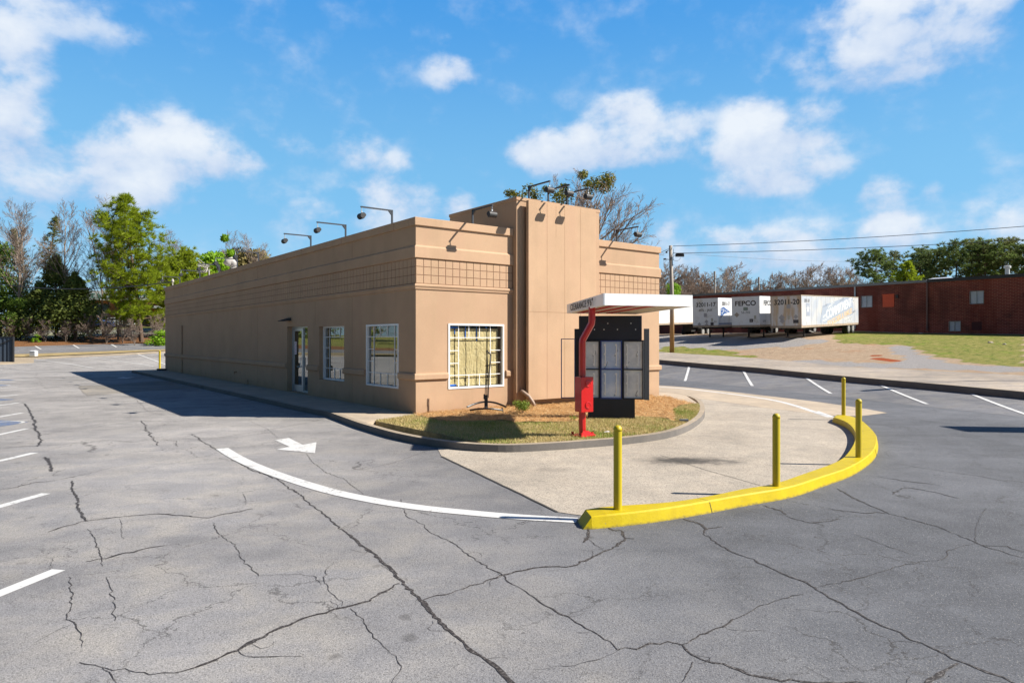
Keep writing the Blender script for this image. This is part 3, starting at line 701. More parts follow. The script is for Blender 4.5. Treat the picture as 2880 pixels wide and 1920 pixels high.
def yellow_kerb():
    inn = gpl([(345,1010),(540,990),(900,970),(1200,920),(1390,877),(1590,850),(1800,775),(2020,700),(2085,640),(2132,560),(2128,490),(2075,437),(1985,406)], A6, 0)
    out = gpl([(385,1058),(600,1040),(850,1010),(1100,970),(1400,915),(1700,870),(1900,800),(2100,738),(2250,640),(2278,560),(2265,505),(2150,405),(2010,387)], A6, 0)
    def resample(P, n):
        P = smooth_pts(P, 2); L = [0]
        for a, c in zip(P, P[1:]): L.append(L[-1]+(c-a).length)
        Q = []; j = 0
        for i in range(n+1):
            s = L[-1]*i/n
            while j < len(L)-2 and L[j+1] < s: j += 1
            Q.append(P[j].lerp(P[j+1], (s-L[j])/max(1e-6, L[j+1]-L[j])))
        return Q
    N = 72; I = resample(inn, N); O = resample(out, N); vs = []
    for k, (a, c) in enumerate(zip(I, O)):
        n = (c-a).normalized()
        zt = 0 if 0 < k < N else -.012
        e = Vector((0, 0, 0))
        pa = a-n*.03; pc2 = c+n*.045
        vs += [(pa.x, pa.y, -.17), (a.x, a.y, -.012), (a.x+n.x*.012, a.y+n.y*.012, zt), (c.x-n.x*.02, c.y-n.y*.02, zt), (c.x, c.y, -.018), (pc2.x, pc2.y, -.17)]
    t0 = (I[0]-I[1]).normalized(); t1 = (I[-1]-I[-2]).normalized()
    n = 6; fs = [(i*n+j, (i+1)*n+j, (i+1)*n+j+1, i*n+j+1) for i in range(N) for j in range(n-1)]
    # sloped noses at both ends
    o = len(vs)
    for base, t in ((0, t0), (N*n, t1)):
        for j in range(n):
            p = Vector(vs[base+j]); k = .13*(1-0) ; vs.append((p.x+t.x*k, p.y+t.y*k, -.17))
    fs += [(j, j+1, o+j+1, o+j) for j in range(n-1)] + [(N*n+j, N*n+j+1, o+n+j+1, o+n+j) for j in range(n-1)]
    b = MB(); b.add(vs, fs); ob = b.build('yellow_kerb', M_yel)
    bm = bmesh.new(); bm.from_mesh(ob.data); bmesh.ops.recalc_face_normals(bm, faces=bm.faces); bm.to_mesh(ob.data); bm.free()
    ob['kind'] = 'structure'
    # expansion joints
    b = MB()
    for k in (9, 40, 55):
        a, c = I[k], O[k]; n_ = (c-a).normalized(); t = Vector((-n_.y, n_.x, 0))*.004
        b.add([(a-t)+Vector((0,0,.0015)), (c-n_*.02-t)+Vector((0,0,.0015)), (c-n_*.02+t)+Vector((0,0,.0015)), (a+t)+Vector((0,0,.0015))], [(0,1,2,3)])
        q = c+n_*.049; b.add([(c+n_*.003-t)+Vector((0,0,-.016)), (q-t)+Vector((0,0,-.165)), (q+t)+Vector((0,0,-.165)), (c+n_*.003+t)+Vector((0,0,-.016))], [(0,1,2,3)])
    b.build('yellow_kerb_joint_lines', M_joint, kind='structure')
yellow_kerb()
# ---------------------------------------------------------------- restaurant building
def stucco(name, col, streaks=True):
    def f(t):
        p = t.pos
        a = t.noise(p, .7, 5, .6); st = t.noise(t.vm('MULTIPLY', p, (2.2, 2.2, .22)), 1.0, 5, .6); fine = t.noise(p, 45, 4, .75); fine2 = t.noise(p, 110, 2, .6)
        k = t.m('ADD', t.m('MULTIPLY', t.ss(a, .3, .7), .13), t.m('MULTIPLY', t.ss(st, .3, .7), .13))
        k = t.m('ADD', k, .87)
        k = t.m('MULTIPLY', k, t.m('ADD', t.m('MULTIPLY', t.m('SUBTRACT', fine, .5), .28), 1.0))
        z = t.n('ShaderNodeSeparateXYZ', {0: p}).outputs[2]
        splash = t.m('MULTIPLY', t.ss(t.m('ADD', z, t.m('MULTIPLY', t.m('SUBTRACT', st, .5), .7)), .02, .42, .20, 0), 1.0)
        c = t.mix(1.0, col, t.n('ShaderNodeCombineColor', {0: k, 1: k, 2: k}).outputs[0], 'MULTIPLY')
        c = t.mix(t.ss(st, .4, .7, 0, .45), c, tuple(x*y for x, y in zip(col, (.84, .78, .82))))
        c = t.mix(splash, c, (.16, .09, .05))
        t.nt.links.new(c, t.b.inputs['Base Color']); t.b.inputs['Roughness'].default_value = .9; t.b.inputs['Specular IOR Level'].default_value = .2
        bn = t.n('ShaderNodeBump', {'Strength': .5, 'Distance': .01, 'Height': t.m('ADD', fine, t.m('MULTIPLY', fine2, .6))}); t.nt.links.new(bn.outputs[0], t.b.inputs['Normal'])
    return mat(name, build=f)
TAN = (.43, .292, .19)
M_st = stucco('tan_stucco', TAN); M_st2 = stucco('tan_trim', tuple(x*1.03 for x in TAN)); M_st3 = stucco('sign_panel_paint', (.455, .31, .202))
M_groove = mat('groove', (.215, .12, .07), .9)
M_white = mat('white_aluminium', (.74, .75, .76), .4); M_alu = mat('brushed_aluminium', (.50, .53, .57), .35, .6)
M_dark = mat('dark_interior', (.02, .02, .022), .9)
def glass_mat(name, refl=.33, tint=(.8, .86, .84), blend=.28):
    m = bpy.data.materials.new(name); m.use_nodes = True; t = NT(m.node_tree)
    fr = t.n('ShaderNodeLayerWeight', {'Blend': blend}).outputs['Fresnel']
    f = t.m('ADD', t.m('MULTIPLY', fr, .7), refl*.6, clamp=True)
    g = t.n('ShaderNodeBsdfGlossy', {'Color': (.92, .95, .97, 1), 'Roughness': .012}); tr = t.n('ShaderNodeBsdfTransparent', {'Color': (*tint, 1)})
    mx = t.n('ShaderNodeMixShader', {0: f, 1: tr.outputs[0], 2: g.outputs[0]}); t.n('ShaderNodeOutputMaterial', {0: mx.outputs[0]}); return m
M_glass = glass_mat('window_glass', .42); M_glassf = glass_mat('front_window_glass', .02, (.99, .99, .98), .05)
def paper(t):
    p = t.pos; n = t.noise(t.vm('MULTIPLY', p, (2.2, 2.2, .7)), 2.6, 5, .6, 1.2); n2 = t.noise(p, 9, 4, .6, .8)
    c = t.mix(n2, (.37, .31, .145), (.44, .375, .195))
    t.nt.links.new(c, t.b.inputs['Base Color']); t.b.inputs['Roughness'].default_value = .6
    bn = t.n('ShaderNodeBump', {'Strength': .8, 'Distance': .09, 'Height': t.m('ADD', n, t.m('MULTIPLY', n2, .3))}); t.nt.links.new(bn.outputs[0], t.b.inputs['Normal'])
M_paper = mat('brown_paper', build=paper)
M_paper2 = mat('brown_paper_shade', (.30, .24, .13), .8, var=.15)
M_tape = mat('blue_tape', (.01, .12, .50), .6)

BLD = thing('restaurant_building', 'single storey tan stucco restaurant with a flat roof and a taller front tower', 'building', P0, TH)
U1, W1, HP = 10.28, 33.3, 5.48
TU0, TU1, TF, TB, TH_ = 3.41, 6.96, -.2, 3.6, 6.45
def wall_panel(b, horiz, a0, a1, z0, z1, holes, plane, thick, depthdir, mi=0):
    """wall in the plane; horiz 0 runs along local x, 1 along local y; holes (a0,a1,z0,z1,reveal depth)"""
    As = sorted({a0, a1, *[h[0] for h in holes], *[h[1] for h in holes]}); Zs = sorted({z0, z1, *[h[2] for h in holes], *[h[3] for h in holes]})
    P = lambda a, dd, z: (a, plane+depthdir*dd, z) if horiz == 0 else (plane+depthdir*dd, a, z)
    for i in range(len(As)-1):
        for j in range(len(Zs)-1):
            am, zm = (As[i]+As[i+1])/2, (Zs[j]+Zs[j+1])/2
            if any(h[0] < am < h[1] and h[2] < zm < h[3] for h in holes): continue
            b.quad(P(As[i], 0, Zs[j]), P(As[i+1], 0, Zs[j]), P(As[i+1], 0, Zs[j+1]), P(As[i], 0, Zs[j+1]), mi)
    for (h0, h1, hz0, hz1, dp) in holes:
        b.quad(P(h0, 0, hz0), P(h0, 0, hz1), P(h0, dp, hz1), P(h0, dp, hz0), mi); b.quad(P(h1, 0, hz0), P(h1, dp, hz0), P(h1, dp, hz1), P(h1, 0, hz1), mi)
        b.quad(P(h0, 0, hz1), P(h1, 0, hz1), P(h1, dp, hz1), P(h0, dp, hz1), mi); b.quad(P(h0, 0, hz0), P(h0, dp, hz0), P(h1, dp, hz0), P(h1, 0, hz0), mi)
def fixn(o):
    bm = bmesh.new(); bm.from_mesh(o.data); bmesh.ops.remove_doubles(bm, verts=bm.verts, dist=1e-5); bmesh.ops.recalc_face_normals(bm, faces=bm.faces); bm.to_mesh(o.data); bm.free()
WZ0, WZ1 = .645, 2.535
fw = (1.06, 3.07, WZ0, WZ1, .34)
lw1 = (.99, 3.11, WZ0, WZ1, .34); lw2 = (4.79, 6.94, WZ0, WZ1, .42); dr = (8.04, 10.22, .03, 2.57, .42)
b = MB()
wall_panel(b, 0, 0, TU0, -.3, HP, [fw], 0, .3, 1)
wall_panel(b, 0, TU1, U1, -.3, HP, [], 0, .3, 1)
wall_panel(b, 1, 0, W1, -.3, HP, [lw1, lw2, dr], 0, .3, 1)
wall_panel(b, 1, 0, W1, -.3, HP, [], U1, .3, -1)
wall_panel(b, 0, 0, U1, -.3, HP, [], W1, .3, -1)
b.build('wall', M_st, BLD)
b = MB(); b.box(.3, .3, HP-.9, U1-.3, W1-.3, HP-.75); b.build('roof', mat('roof_membrane', (.45, .45, .44), .9, var=.15), BLD)
# parapet inner faces + cap
b = MB()
CT, CB, CO = HP+.005, 5.26, .055
runs = [(-CO, -CO, TU0, .32), (TU1, -CO, U1+CO, .32), (-CO, .32, .32, W1+CO), (U1-.32, .32, U1+CO, W1+CO), (.32, W1-.32, U1-.32, W1+CO)]
for x0, y0, x1, y1 in runs: b.box(x0, y0, CB, x1, y1, CT)
for x0, y0, x1, y1 in ((.02, .02, TU0, .3), (TU1, .02, U1-.02, .3), (.02, .3, .3, W1-.02), (U1-.3, .3, U1-.02, W1-.02)): b.box(x0, y0, HP-1.0, x1, y1, CB)
b.build('parapet_cap', M_st2, BLD, bevel=.012)
for k in range(9):
    b = MB(); b.box(-.0575, 1.2+3.66*k, CB+.005, .31, 1.207+3.66*k, CT+.0015); b.build('cap_joint', M_groove, BLD)
# mouldings: belt courses round the building with a sloped top
def course(b, prof, segs):
    "prof: list of (outward, z) ; segs: (axis, a0, a1) along front (x) or left (y)"
    for ax, a0, a1, m0, m1 in segs:
        rows = []
        for o, z in prof:
            s0 = a0-(o if m0 else 0); s1 = a1+(o if m1 else 0)
            if ax == 'f': rows.append(((s0, -o, z), (s1, -o, z)))
            elif ax == 'l': rows.append(((-o, s0, z), (-o, s1, z)))
            elif ax == 'r': rows.append(((U1+o, s0, z), (U1+o, s1, z)))
        for (a, c), (d, e) in zip(rows, rows[1:]): b.quad(a, c, e, d)
        b.add([r[0] for r in rows], [tuple(range(len(rows)))]); b.add([r[1] for r in rows], [tuple(range(len(rows)))[::-1]])
allseg = [('f', 0, TU0, 1, 0), ('f', TU1, U1, 0, 1), ('l', 0, W1, 1, 0), ('r', 0, W1, 1, 0)]
b = MB(); course(b, [(0, 4.715), (.055, 4.66), (.055, 4.365), (0, 4.345)], allseg); fixn(b.build('belt_course', M_st2, BLD))
b = MB(); course(b, [(0, 3.64), (.045, 3.63), (.06, 3.58), (.03, 3.52), (.03, 3.49), (0, 3.48)], allseg); fixn(b.build('belt_course', M_st2, BLD))
g = .012
sill = [(0, 1.13), (.05, 1.12), (.07, 1.08), (.07, .96), (.035, .93), (0, .93)]
b = MB(); course(b, sill, [('f', 0, fw[0]-.02, 1, 0), ('f', fw[1]+.06, fw[1]+.24, 0, 0), ('f', TU1+.02, U1, 0, 1), ('l', 0, lw1[0]-.05, 1, 0), ('l', lw1[1]+.05, lw2[0]-.001, 0, 0), ('l', lw2[1]+.001, dr[0]-.001, 0, 0), ('l', dr[1]+.001, W1, 0, 0), ('r', 0, W1, 1, 0)])
fixn(b.build('sill_course', M_st2, BLD))
# square tile frieze, each tile a little proud of a darker groove
b = MB(); bg = MB()
rows = [(3.655, 3.875), (3.895, 4.105), (4.125, 4.335)]
def tiles(ax, a0, a1):
    b = MB()
    n = round((a1-a0)/.236); st = (a1-a0)/n
    for i in range(n):
        for z0, z1 in rows:
            s0, s1 = a0+i*st+.010, a0+(i+1)*st-.010
            if ax == 'f': b.box(s0, -.012, z0, s1, -.003, z1)
            else: b.box(-.012, s0, z0, -.003, s1, z1)
    b.build('tile_frieze', M_st2, BLD)
tiles('f', .0, TU0-.02); tiles('f', TU1+.02, U1); tiles('l', 0, W1)
bg.box(-.004, -.004, 3.63, TU0, -.002, 4.36); bg.box(TU1, -.004, 3.63, U1+.004, -.002, 4.36); bg.box(-.004, -.0035, 3.63, -.002, W1, 4.36)
bg.build('frieze_groove', M_groove, BLD)
# control joints on the long wall
M_js = mat('joint_shade', (.28, .18, .11), .9)
for w, z0, z1 in ((4.15, 0, 3.47), (7.3, 2.6, 3.47), (13.9, 0, 3.47), (21.5, 0, 3.47), (4.15, 4.72, 5.25), (13.9, 4.72, 5.25)):
    b = MB(); b.box(-.003, w, z0, -.001, w+.02, z1); b.build('control_joint', M_js, BLD)
# tower and its hanging sign panel
b = MB()
b.box(TU0, TF, -.3, TU1, TB, TH_-.1); b.build('tower', M_st, BLD)
b = MB(); b.box(TU0-.025, TF-.025, TH_-.1, TU1+.025, TB+.025, TH_+.0); b.build('tower_cap', M_st2, BLD, bevel=.01)
PU0, PU1, PF = 3.68, 6.56, -.45
b = MB()
b.box(PU0, PF, .21, PU1, PF+.12, 6.34); o = b.build('sign_panel', M_st3, BLD, bevel=.006)
for z in (.35, 3.0, 6.2):
    b = MB(); b.box(PU0+.25, PF+.12, z-.05, PU1-.25, TF, z+.05); b.build('panel_bracket', M_groove, BLD)
b = MB(); M_seam = mat('panel_seam', (.25, .14, .07), .9)
for u in (4.43, 5.17): b.box(u-.004, PF-.002, .22, u+.004, PF-.0005, 6.33)
b.box(4.80-.003, PF-.002, 5.3, 4.80+.003, PF-.0005, 6.3); b.box(5.86-.004, PF-.002, .22, 5.86+.004, PF-.0005, 6.33)
b.box(PU0+.01, PF-.0024, 2.925, PU1-.01, PF-.0008, 2.933); b.build('panel_seam', M_seam, BLD)
b = MB(); b.box(PU1, PF+.06, 3.0, PU1+.2, TF, 6.3); b.build('panel_return', M_st, BLD)
# downspout elbow beside the tower
b = MB(); b.tube([(PU0-.14, TF-.06, .50), (PU0-.12, TF-.14, .46), (PU0-.02, TF-.28, .34), (PU0+.06, TF-.38, .16), (PU0+.10, TF-.42, .04)], .055, 12); b.build('drain_elbow', mat('grey_pipe', (.30, .22, .17), .6), BLD, smooth=True)

# windows
def window(name, M, w, h, mull, glassm, mats, proud=.02, recess=.0, paper_y=.14, seam=None, papers=None, label=None):
    """local x across, y into the wall, z up; origin at the lower-left of the opening"""
    fr = MB(); t = .052
    y0, y1 = recess-proud, recess+.09
    fr.box(-.0, y0, 0, t, y1, h); fr.box(w-t, y0, 0, w, y1, h); fr.box(t, y0, 0, w-t, y1, t); fr.box(t, y0, h-t, w-t, y1, h)
    f = fr.build('window_frame', mats[0], BLD); f.matrix_local = M
    if label: f['label'] = label
    mb = MB(); s = .0105
    for kind, a, c, d in mull:
        if kind == 'v': mb.box(a*w-s, recess+.045, c*h, a*w+s, recess+.06, d*h)
        else: mb.box(c*w, recess+.044, a*h-s, d*w, recess+.061, a*h+s)
    m = mb.build('muntin', M_white, f)
    gb = MB(); gb.quad((t, recess+.064, t), (w-t, recess+.064, t), (w-t, recess+.064, h-t), (t, recess+.064, h-t)); gb.build('glass', glassm, f)
    return f
# picture fractions of the front window
mf = [('v', .195, .03, .97), ('v', .375, .78, .97), ('v', .565, .78, .97), ('v', .765, .03, .97), ('v', .375, .03, .21), ('v', .565, .03, .21),
      ('h', .785, .03, .965), ('h', .585, .03, .195), ('h', .39, .03, .195), ('h', .205, .03, .965), ('h', .585, .765, .965), ('h', .39, .765, .965)]
f = window('front', Matrix.Translation((fw[0], 0, WZ0)), fw[1]-fw[0], WZ1-WZ0, mf, M_glassf, (M_white,), .02)
b = MB(); w_, h_ = fw[1]-fw[0], WZ1-WZ0
rg = random.Random(5)
def crumple(b, x0, x1, z0, z1, y, nx, nz, amp):
    vs = [];
    for j in range(nz+1):
        for i in range(nx+1):
            e = 0 if i in (0, nx) else 1
            fold = math.sin(i*2.1+j*.35+x0*9)*.5+math.sin(i*.9-j*.8)*.4
            vs.append((x0+(x1-x0)*i/nx+(rg.uniform(-.008, .008)), y+amp*(fold+rg.uniform(-.5, .5))*e, z0+(z1-z0)*j/nz))
    b.add(vs, [(j*(nx+1)+i, j*(nx+1)+i+1, (j+1)*(nx+1)+i+1, (j+1)*(nx+1)+i) for j in range(nz) for i in range(nx)])
xs_ = [.07, .30, .70, 1.10, 1.50, 1.88]
for i in range(5): crumple(b, xs_[i]+(.012 if i else 0), xs_[i+1]-.008, .07, h_-.12-(.02*rg.random()), .13+.004*(i % 2), 9, 22, .011)
b.build('paper_covering', M_paper, f, smooth=True)
for x0, z0, x1, z1 in ((.07, h_-.135, .40, h_-.085), (.66, h_-.40, .69, h_-.08), (1.06, h_-.50, 1.085, h_-.09), (.29, h_-.3, .31, h_-.14), (.08, .075, .36, .12), (1.40, h_-.13, 1.46, h_-.085)):
    b = MB(); b.box(x0, .108, z0, x1, .111, z1); b.build('masking_tape', M_tape, f)
# long-wall windows: local x runs back along the wall so mirror with a rotation of 90 degrees
def ML(w, z): # x -> +y(local L), y(into wall) -> +x
    M = Matrix(((0, 1, 0, 0), (1, 0, 0, 0), (0, 0, 1, 0), (0, 0, 0, 1))); M.translation = (0, w, z); return M
ml = [('v', .165, .03, .97), ('v', .38, .80, .97), ('v', .60, .80, .97), ('v', .80, .03, .97), ('v', .38, .03, .22), ('v', .60, .03, .22),
      ('h', .80, .03, .97), ('h', .60, .03, .165), ('h', .40, .03, .165), ('h', .215, .03, .97), ('h', .60, .80, .97), ('h', .40, .80, .97)]
for (h0, h1, z0, z1, dp), rec, lab in ((lw1, 0.0, None), (lw2, .16, 'white window frame set back in a deep stucco reveal')):
    f = window('side', ML(h0, z0), h1-h0, z1-z0, ml, M_glass, (M_white,), .015, rec, label=lab)
    b = MB(); ww = h1-h0
    for i in range(5): b.box(.07+i*(ww-.14)/5+.006, rec+.13+.01*(i % 2), .07, .07+(i+1)*(ww-.14)/5-.01, rec+.132+.01*(i % 2), z1-z0-.08)
    b.build('paper_covering', M_paper2, f)
# glazed entrance: a leaf and a side light set back in the wall
dw = dr[1]-dr[0]; h_ = dr[3]-dr[2]; rec = .2
b = MB()
for a0, a1 in ((0, .05), (dw-.05, dw)): b.box(a0, rec, 0, a1, rec+.1, h_)
b.box(.05, rec, h_-.05, dw-.05, rec+.1, h_); b.box(.05, rec, 0, 1.0, rec+.1, .06); b.box(1.0, rec, 0, 1.06, rec+.1, h_-.05)
E = b.build('entrance_frame', M_alu, BLD); E.matrix_local = ML(dr[0], dr[2])
b = MB(); b.box(.05, rec+.04, .06, 1.0, rec+.046, h_-.05); b.build('side_light_glass', M_glass, E)
b = MB(); l0, l1 = 1.075, dw-.065
b.box(l0, rec+.01, .01, l0+.09, rec+.06, h_-.06); b.box(l1-.09, rec+.01, .01, l1, rec+.06, h_-.06); b.box(l0+.09, rec+.01, h_-.17, l1-.09, rec+.06, h_-.06); b.box(l0+.09, rec+.01, .01, l1-.09, rec+.06, .26)
LEAF = b.build('door', M_alu, BLD); LEAF.matrix_local = ML(dr[0], dr[2])
b = MB(); b.box(l0+.09, rec+.03, .26, l1-.09, rec+.036, h_-.17); b.build('door_glass', M_glass, LEAF)
b = MB(); b.tube([(l0+.05, rec-.0, 1.0), (l0+.05, rec-.06, 1.0), (l0+.05, rec-.06, 1.33), (l0+.05, rec-.0, 1.33)], .014, 8); b.tube([(l0+.06, rec-.02, .98), (l0+.4, rec-.045, .98)], .012, 8)
b.build('door_handle', M_alu, LEAF)
b = MB(); b.box(l1-.36, rec+.025, 1.45, l1-.14, rec+.028, 1.95); b.build('paper_notice', mat('notice', (.8, .72, .76), .8), LEAF)
M_noticeink = mat('notice_ink', (.25, .1, .2), .8)
b = MB(); [b.box(l1-.34, rec+.023, z, l1-.16-.03*(k % 3), rec+.0245, z+.02) for k, z in enumerate([1.5+.055*i for i in range(8)])]; b.build('notice_print', M_noticeink, LEAF)
b = MB(); b.box(.34, .5, -.25, 6, 12.4, -.02); b.box(3.3, .5, -.02, 3.36, 12.4, 3); b.build('interior_partition', M_dark, BLD)
b = MB(); b.box(.5, 10.6, .0, 3.0, 10.64, 2.9); b.build('interior_screen', mat('pale_interior', (.28, .27, .25), .9), BLD)
b = MB(); b.box(.36, .36, 2.9, U1-.36, 12.4, 2.95); b.build('interior_soffit', M_dark, BLD)
# small canopy light over the door, faucet, electrical bits
M_blk = mat('black_metal', (.018, .019, .022), .6); M_fixt = mat('dark_bronze_fixture', (.045, .05, .06), .38, .3)
b = MB(); b.add([(0, 9.75, 2.92), (0, 10.15, 2.92), (-.42, 10.1, 2.80), (-.42, 9.8, 2.80), (0, 9.75, 2.80), (0, 10.15, 2.80), (-.40, 10.1, 2.77), (-.40, 9.8, 2.77)], [(0,1,2,3), (7,6,5,4), (0,4,5,1), (1,5,6,2), (2,6,7,3), (3,7,4,0)]); b.build('door_light', M_blk, BLD)
b = MB(); b.tube([(0, 17.1, .52), (-.12, 17.1, .52)], .025, 8); b.tube([(-.1, 17.1, .52), (-.1, 17.1, .42)], .02, 8); b.tube([(-.06, 17.02, .52), (-.06, 17.18, .52)], .012, 8); b.build('hose_tap', mat('brass', (.2, .13, .07), .5, .5), BLD)
b = MB(); b.tube([(-.02, 15.3, .0), (-.02, 15.3, .18), (-.05, 15.3, .22)], .02, 6); b.build('pipe_stub', M_st, BLD); b = MB(); b.tube([(-.04, 28.3, .0), (-.04, 28.3, 2.85)], .035, 8); b.box(-.09, 28.2, 2.8, 0, 28.4, 2.9); b.build('downspout', M_st, BLD)
b = MB(); b.box(-.5, 32.9, 0, -.05, 33.4, .12); tag(b.build('splash_block', mat('splash_block_concrete', (.05, .05, .06), .8)), 'small dark block on the walk beside the far corner of the tan wall', 'splash block').matrix_world = BLD.matrix_basis if False else Matrix.Translation(P0) @ Matrix.Rotation(TH, 4, 'Z')

# floodlights on arms along the parapet
def make_flood():
    t = thing('parapet_floodlight', 'x', 'floodlight')
    b = MB(); b.box(-.023, -.023, -.35, .023, .023, .455); b.box(-.023, -1.01, .415, .023, .023, .455); b.add([(-.02, -.028, .41), (-.02, -.12, .41), (-.02, -.028, .3), (.02, -.028, .41), (.02, -.12, .41), (.02, -.028, .3)], [(0,1,2), (5,4,3), (1,4,5,2)]); b.build('arm', M_fixt, t)
    b = MB(); b.tube([(0, -.98, .42), (0, -.98, .30)], .012, 6); b.box(-.02, -.995, .27, .02, -.965, .31); b.build('swivel', mat('zinc', (.5, .5, .5), .4, .8), t)
    b = MB()   # horizontal half-round head
    n = 10; pr = []
    for k in range(n+1):
        a = math.pi*(.05+1.5*k/n); pr.append((.088*math.cos(a), .088*math.sin(a)))
    M = Matrix.Translation((0, -.98, .17))
    L = .13; vs = [M @ Vector((-L, c, s)) for c, s in pr]+[M @ Vector((L, c, s)) for c, s in pr]; m = len(pr)
    b.add(vs, [(i, i+1, m+i+1, m+i) for i in range(m-1)]+[(m-1, 0, m, 2*m-1), tuple(range(m))[::-1], tuple(range(m, 2*m))]); b.build('lamp_head', M_blk, t)
    return t
fl = make_flood()
kidcache = {o: kids(o) for o in [fl]}
def place(proto, loc, rz, label, group, scale=1.0):
    if not proto.get('placed'): r = proto; proto['placed'] = 1; r.location = loc; r.rotation_euler = (0, 0, rz); r['label'] = label; r['group'] = group; r.scale = (scale,)*3
    else: r = dup(proto, loc, rz, label, group, scale)
    return r
G = 'floodlights on arms round the roof edge'
fronts = [(2.0, .12, HP, 'black floodlight on an arm over the wall left of the tan tower'), (3.98, -.1, TH_-.04, 'floodlight nearest the left corner on top of the tan tower'),
          (4.78, -.1, TH_-.04, 'middle floodlight of the three on top of the tan tower'), (5.6, -.1, TH_-.04, 'floodlight nearest the right edge on top of the tan tower'), (8.15, .12, HP, 'black floodlight on an arm over the wall right of the tan tower')]
for u, w, z, lab in fronts: place(fl, bl(u, w, z), TH, lab, G)
ords = ['nearest the front corner on the long shaded wall', 'second from the front corner on the long shaded wall', 'third from the front corner on the long shaded wall', 'fourth from the front corner on the long shaded wall', 'before the bright green bush, fifth on the shaded wall', 'just nearer than the roof vent pipe', 'just beyond the roof vent pipe on the long wall', 'at the far end of the long shaded wall']
for w, o_ in zip((1.63, 4.94, 8.04, 14.2, 17.4, 20.6, 24.6, 29.6), ords): place(fl, bl(.12, w, HP), TH-R(90), 'grey floodlight on an arm '+o_, G)
# roof vent and service head
M_pvc = mat('galvanised_vent', (.36, .34, .32), .6, .1)
t = thing('roof_vent_pipe', 'pale gooseneck vent pipe rising from the flat roof near its far end', 'vent pipe', bl(2.2, 25.4, HP-.75), TH)
b = MB(); b.tube([(0, 0, 0), (0, 0, 1.62)], .19, 14); b.build('pipe', M_pvc, t, smooth=True)
b = MB(); b.tube([(0, 0, 1.62), (-.02, .0, 1.84), (-.16, 0, 1.98), (-.34, 0, 1.9), (-.42, 0, 1.72)], [.21, .23, .23, .23, .21], 14); b.build('cowl', M_pvc, t, smooth=True)
b = MB(); b.tube([(0, 0, 1.0), (0, 0, 1.05)], .205, 14); b.build('band', mat('rust', (.35, .15, .1), .8), t)
t = thing('rooftop_satellite_dish', 'tangle of grey aerial bars and dish beside the roof vent pipe', 'aerial', bl(1.2, 27.0, HP-.75), TH)
b = MB(); b.tube([(0, 0, 0), (0, 0, 1.5)], .04, 6)
rg = random.Random(9)
for k in range(14): b.tube([(rg.uniform(-.1, .1), 0, 1.3+rg.uniform(0, .6)), (rg.uniform(-.7, -.2), rg.uniform(-.4, .4), 1.5+rg.uniform(-.2, .6))], .018, 4)
b.build('mast', M_pvc, t)
b = MB(); b.lathe([(.02, 0), (.18, .03), (.33, .12), (.34, .125)], 14, Matrix.Translation((.45, 0, 1.6)) @ Matrix.Rotation(R(70), 4, 'Y')); b.build('dish', M_fixt, t, smooth=True)
t = thing('cable_mast', 'white weatherhead at the far end of the parapet where the cable lands', 'weatherhead', bl(.15, 31.8, HP), TH)
b = MB(); b.tube([(0, 0, -.3), (0, 0, .35)], .035, 8); b.build('conduit', M_pvc, t); b = MB(); b.lathe([(.07, .28), (.09, .35), (.07, .45), (.02, .5)], 10); b.build('cap', M_pvc, t)

# ---------------------------------------------------------------- clearance canopy and speaker post
M_red = mat('glossy_red_paint', (.48, .004, .004), .32, coat=.3, var=.06, vscale=8); M_cw = mat('canopy_white', (.82, .83, .85), .38, coat=.2)
t = thing('clearance_canopy', 'white drive-through canopy lettered CLEARANCE on a bent red post', 'canopy', (1.52, 14.75, 0), 0)
pb = Vector((1.52, 14.75, 0)); ZU = 2.75
cB = Vector((1.79, 13.3, ZU)); cA = Vector((1.43, 17.65, ZU)); cC = Vector((3.66, 13.88, ZU)); cD = cA+(cC-cB); FH = .225
loc = lambda p: p-pb
b = MB()
poly = [loc(cB), loc(cC), loc(cD), loc(cA)]
b.prism([(p.x, p.y) for p in poly], ZU+.03, ZU+FH); b.build('deck', M_cw, t, bevel=.008)
b = MB(); th = .03
def fascia(b, p, q, inn):
    d = (q-p).normalized(); n = Vector((-d.y, d.x, 0))*th*inn
    vs = [p, q, q+n, p+n]; vs = [Vector((v.x, v.y, ZU)) for v in vs]+[Vector((v.x, v.y, ZU+FH+.006)) for v in vs]
    b.add(vs, [(0,1,2,3), (7,6,5,4), (0,4,5,1), (1,5,6,2), (2,6,7,3), (3,7,4,0)])
out = .012
ctr = sum((Vector(p) for p in poly), Vector())/4
ex = [ctr+(p-ctr)*1.008 for p in poly]
for i in range(4): fascia(b, ex[i], ex[(i+1) % 4], 1)
fixn(b.build('fascia', M_cw, t))
b = MB(); b2 = MB(); nS = 9
for k in range(nS):
    f0, f1 = k/nS, (k+1)/nS
    a0 = loc(cB).lerp(loc(cC), .03+f0*.94); a1 = loc(cB).lerp(loc(cC), .03+f1*.94); e0 = loc(cA).lerp(loc(cD), .03+f0*.94); e1 = loc(cA).lerp(loc(cD), .03+f1*.94)
    def ins(p, q): return p.lerp(q, .012), q.lerp(p, .012)
    a0, e0 = ins(a0, e0); a1, e1 = ins(a1, e1)
    tgt = b if (k % 2 == 1 and k < 7) else b2
    tgt.prism([(p.x, p.y) for p in (a0, a1, e1, e0)], ZU+.012, ZU+.0285)
b.build('soffit_stripe', mat('soffit_red', (.45, .015, .012), .5), t); b2.build('soffit', mat('soffit_cream', (.66, .60, .50), .5), t)
dAB = (cB-cA).normalized()
ct = text('lettering', 'CLEARANCE 9\'6"', .2, M_blk, t, face_mat(loc(cA.lerp(cB, .487))+Vector((-.045, 0, .042)), dAB), .003, bold=.0005, space=1.12)
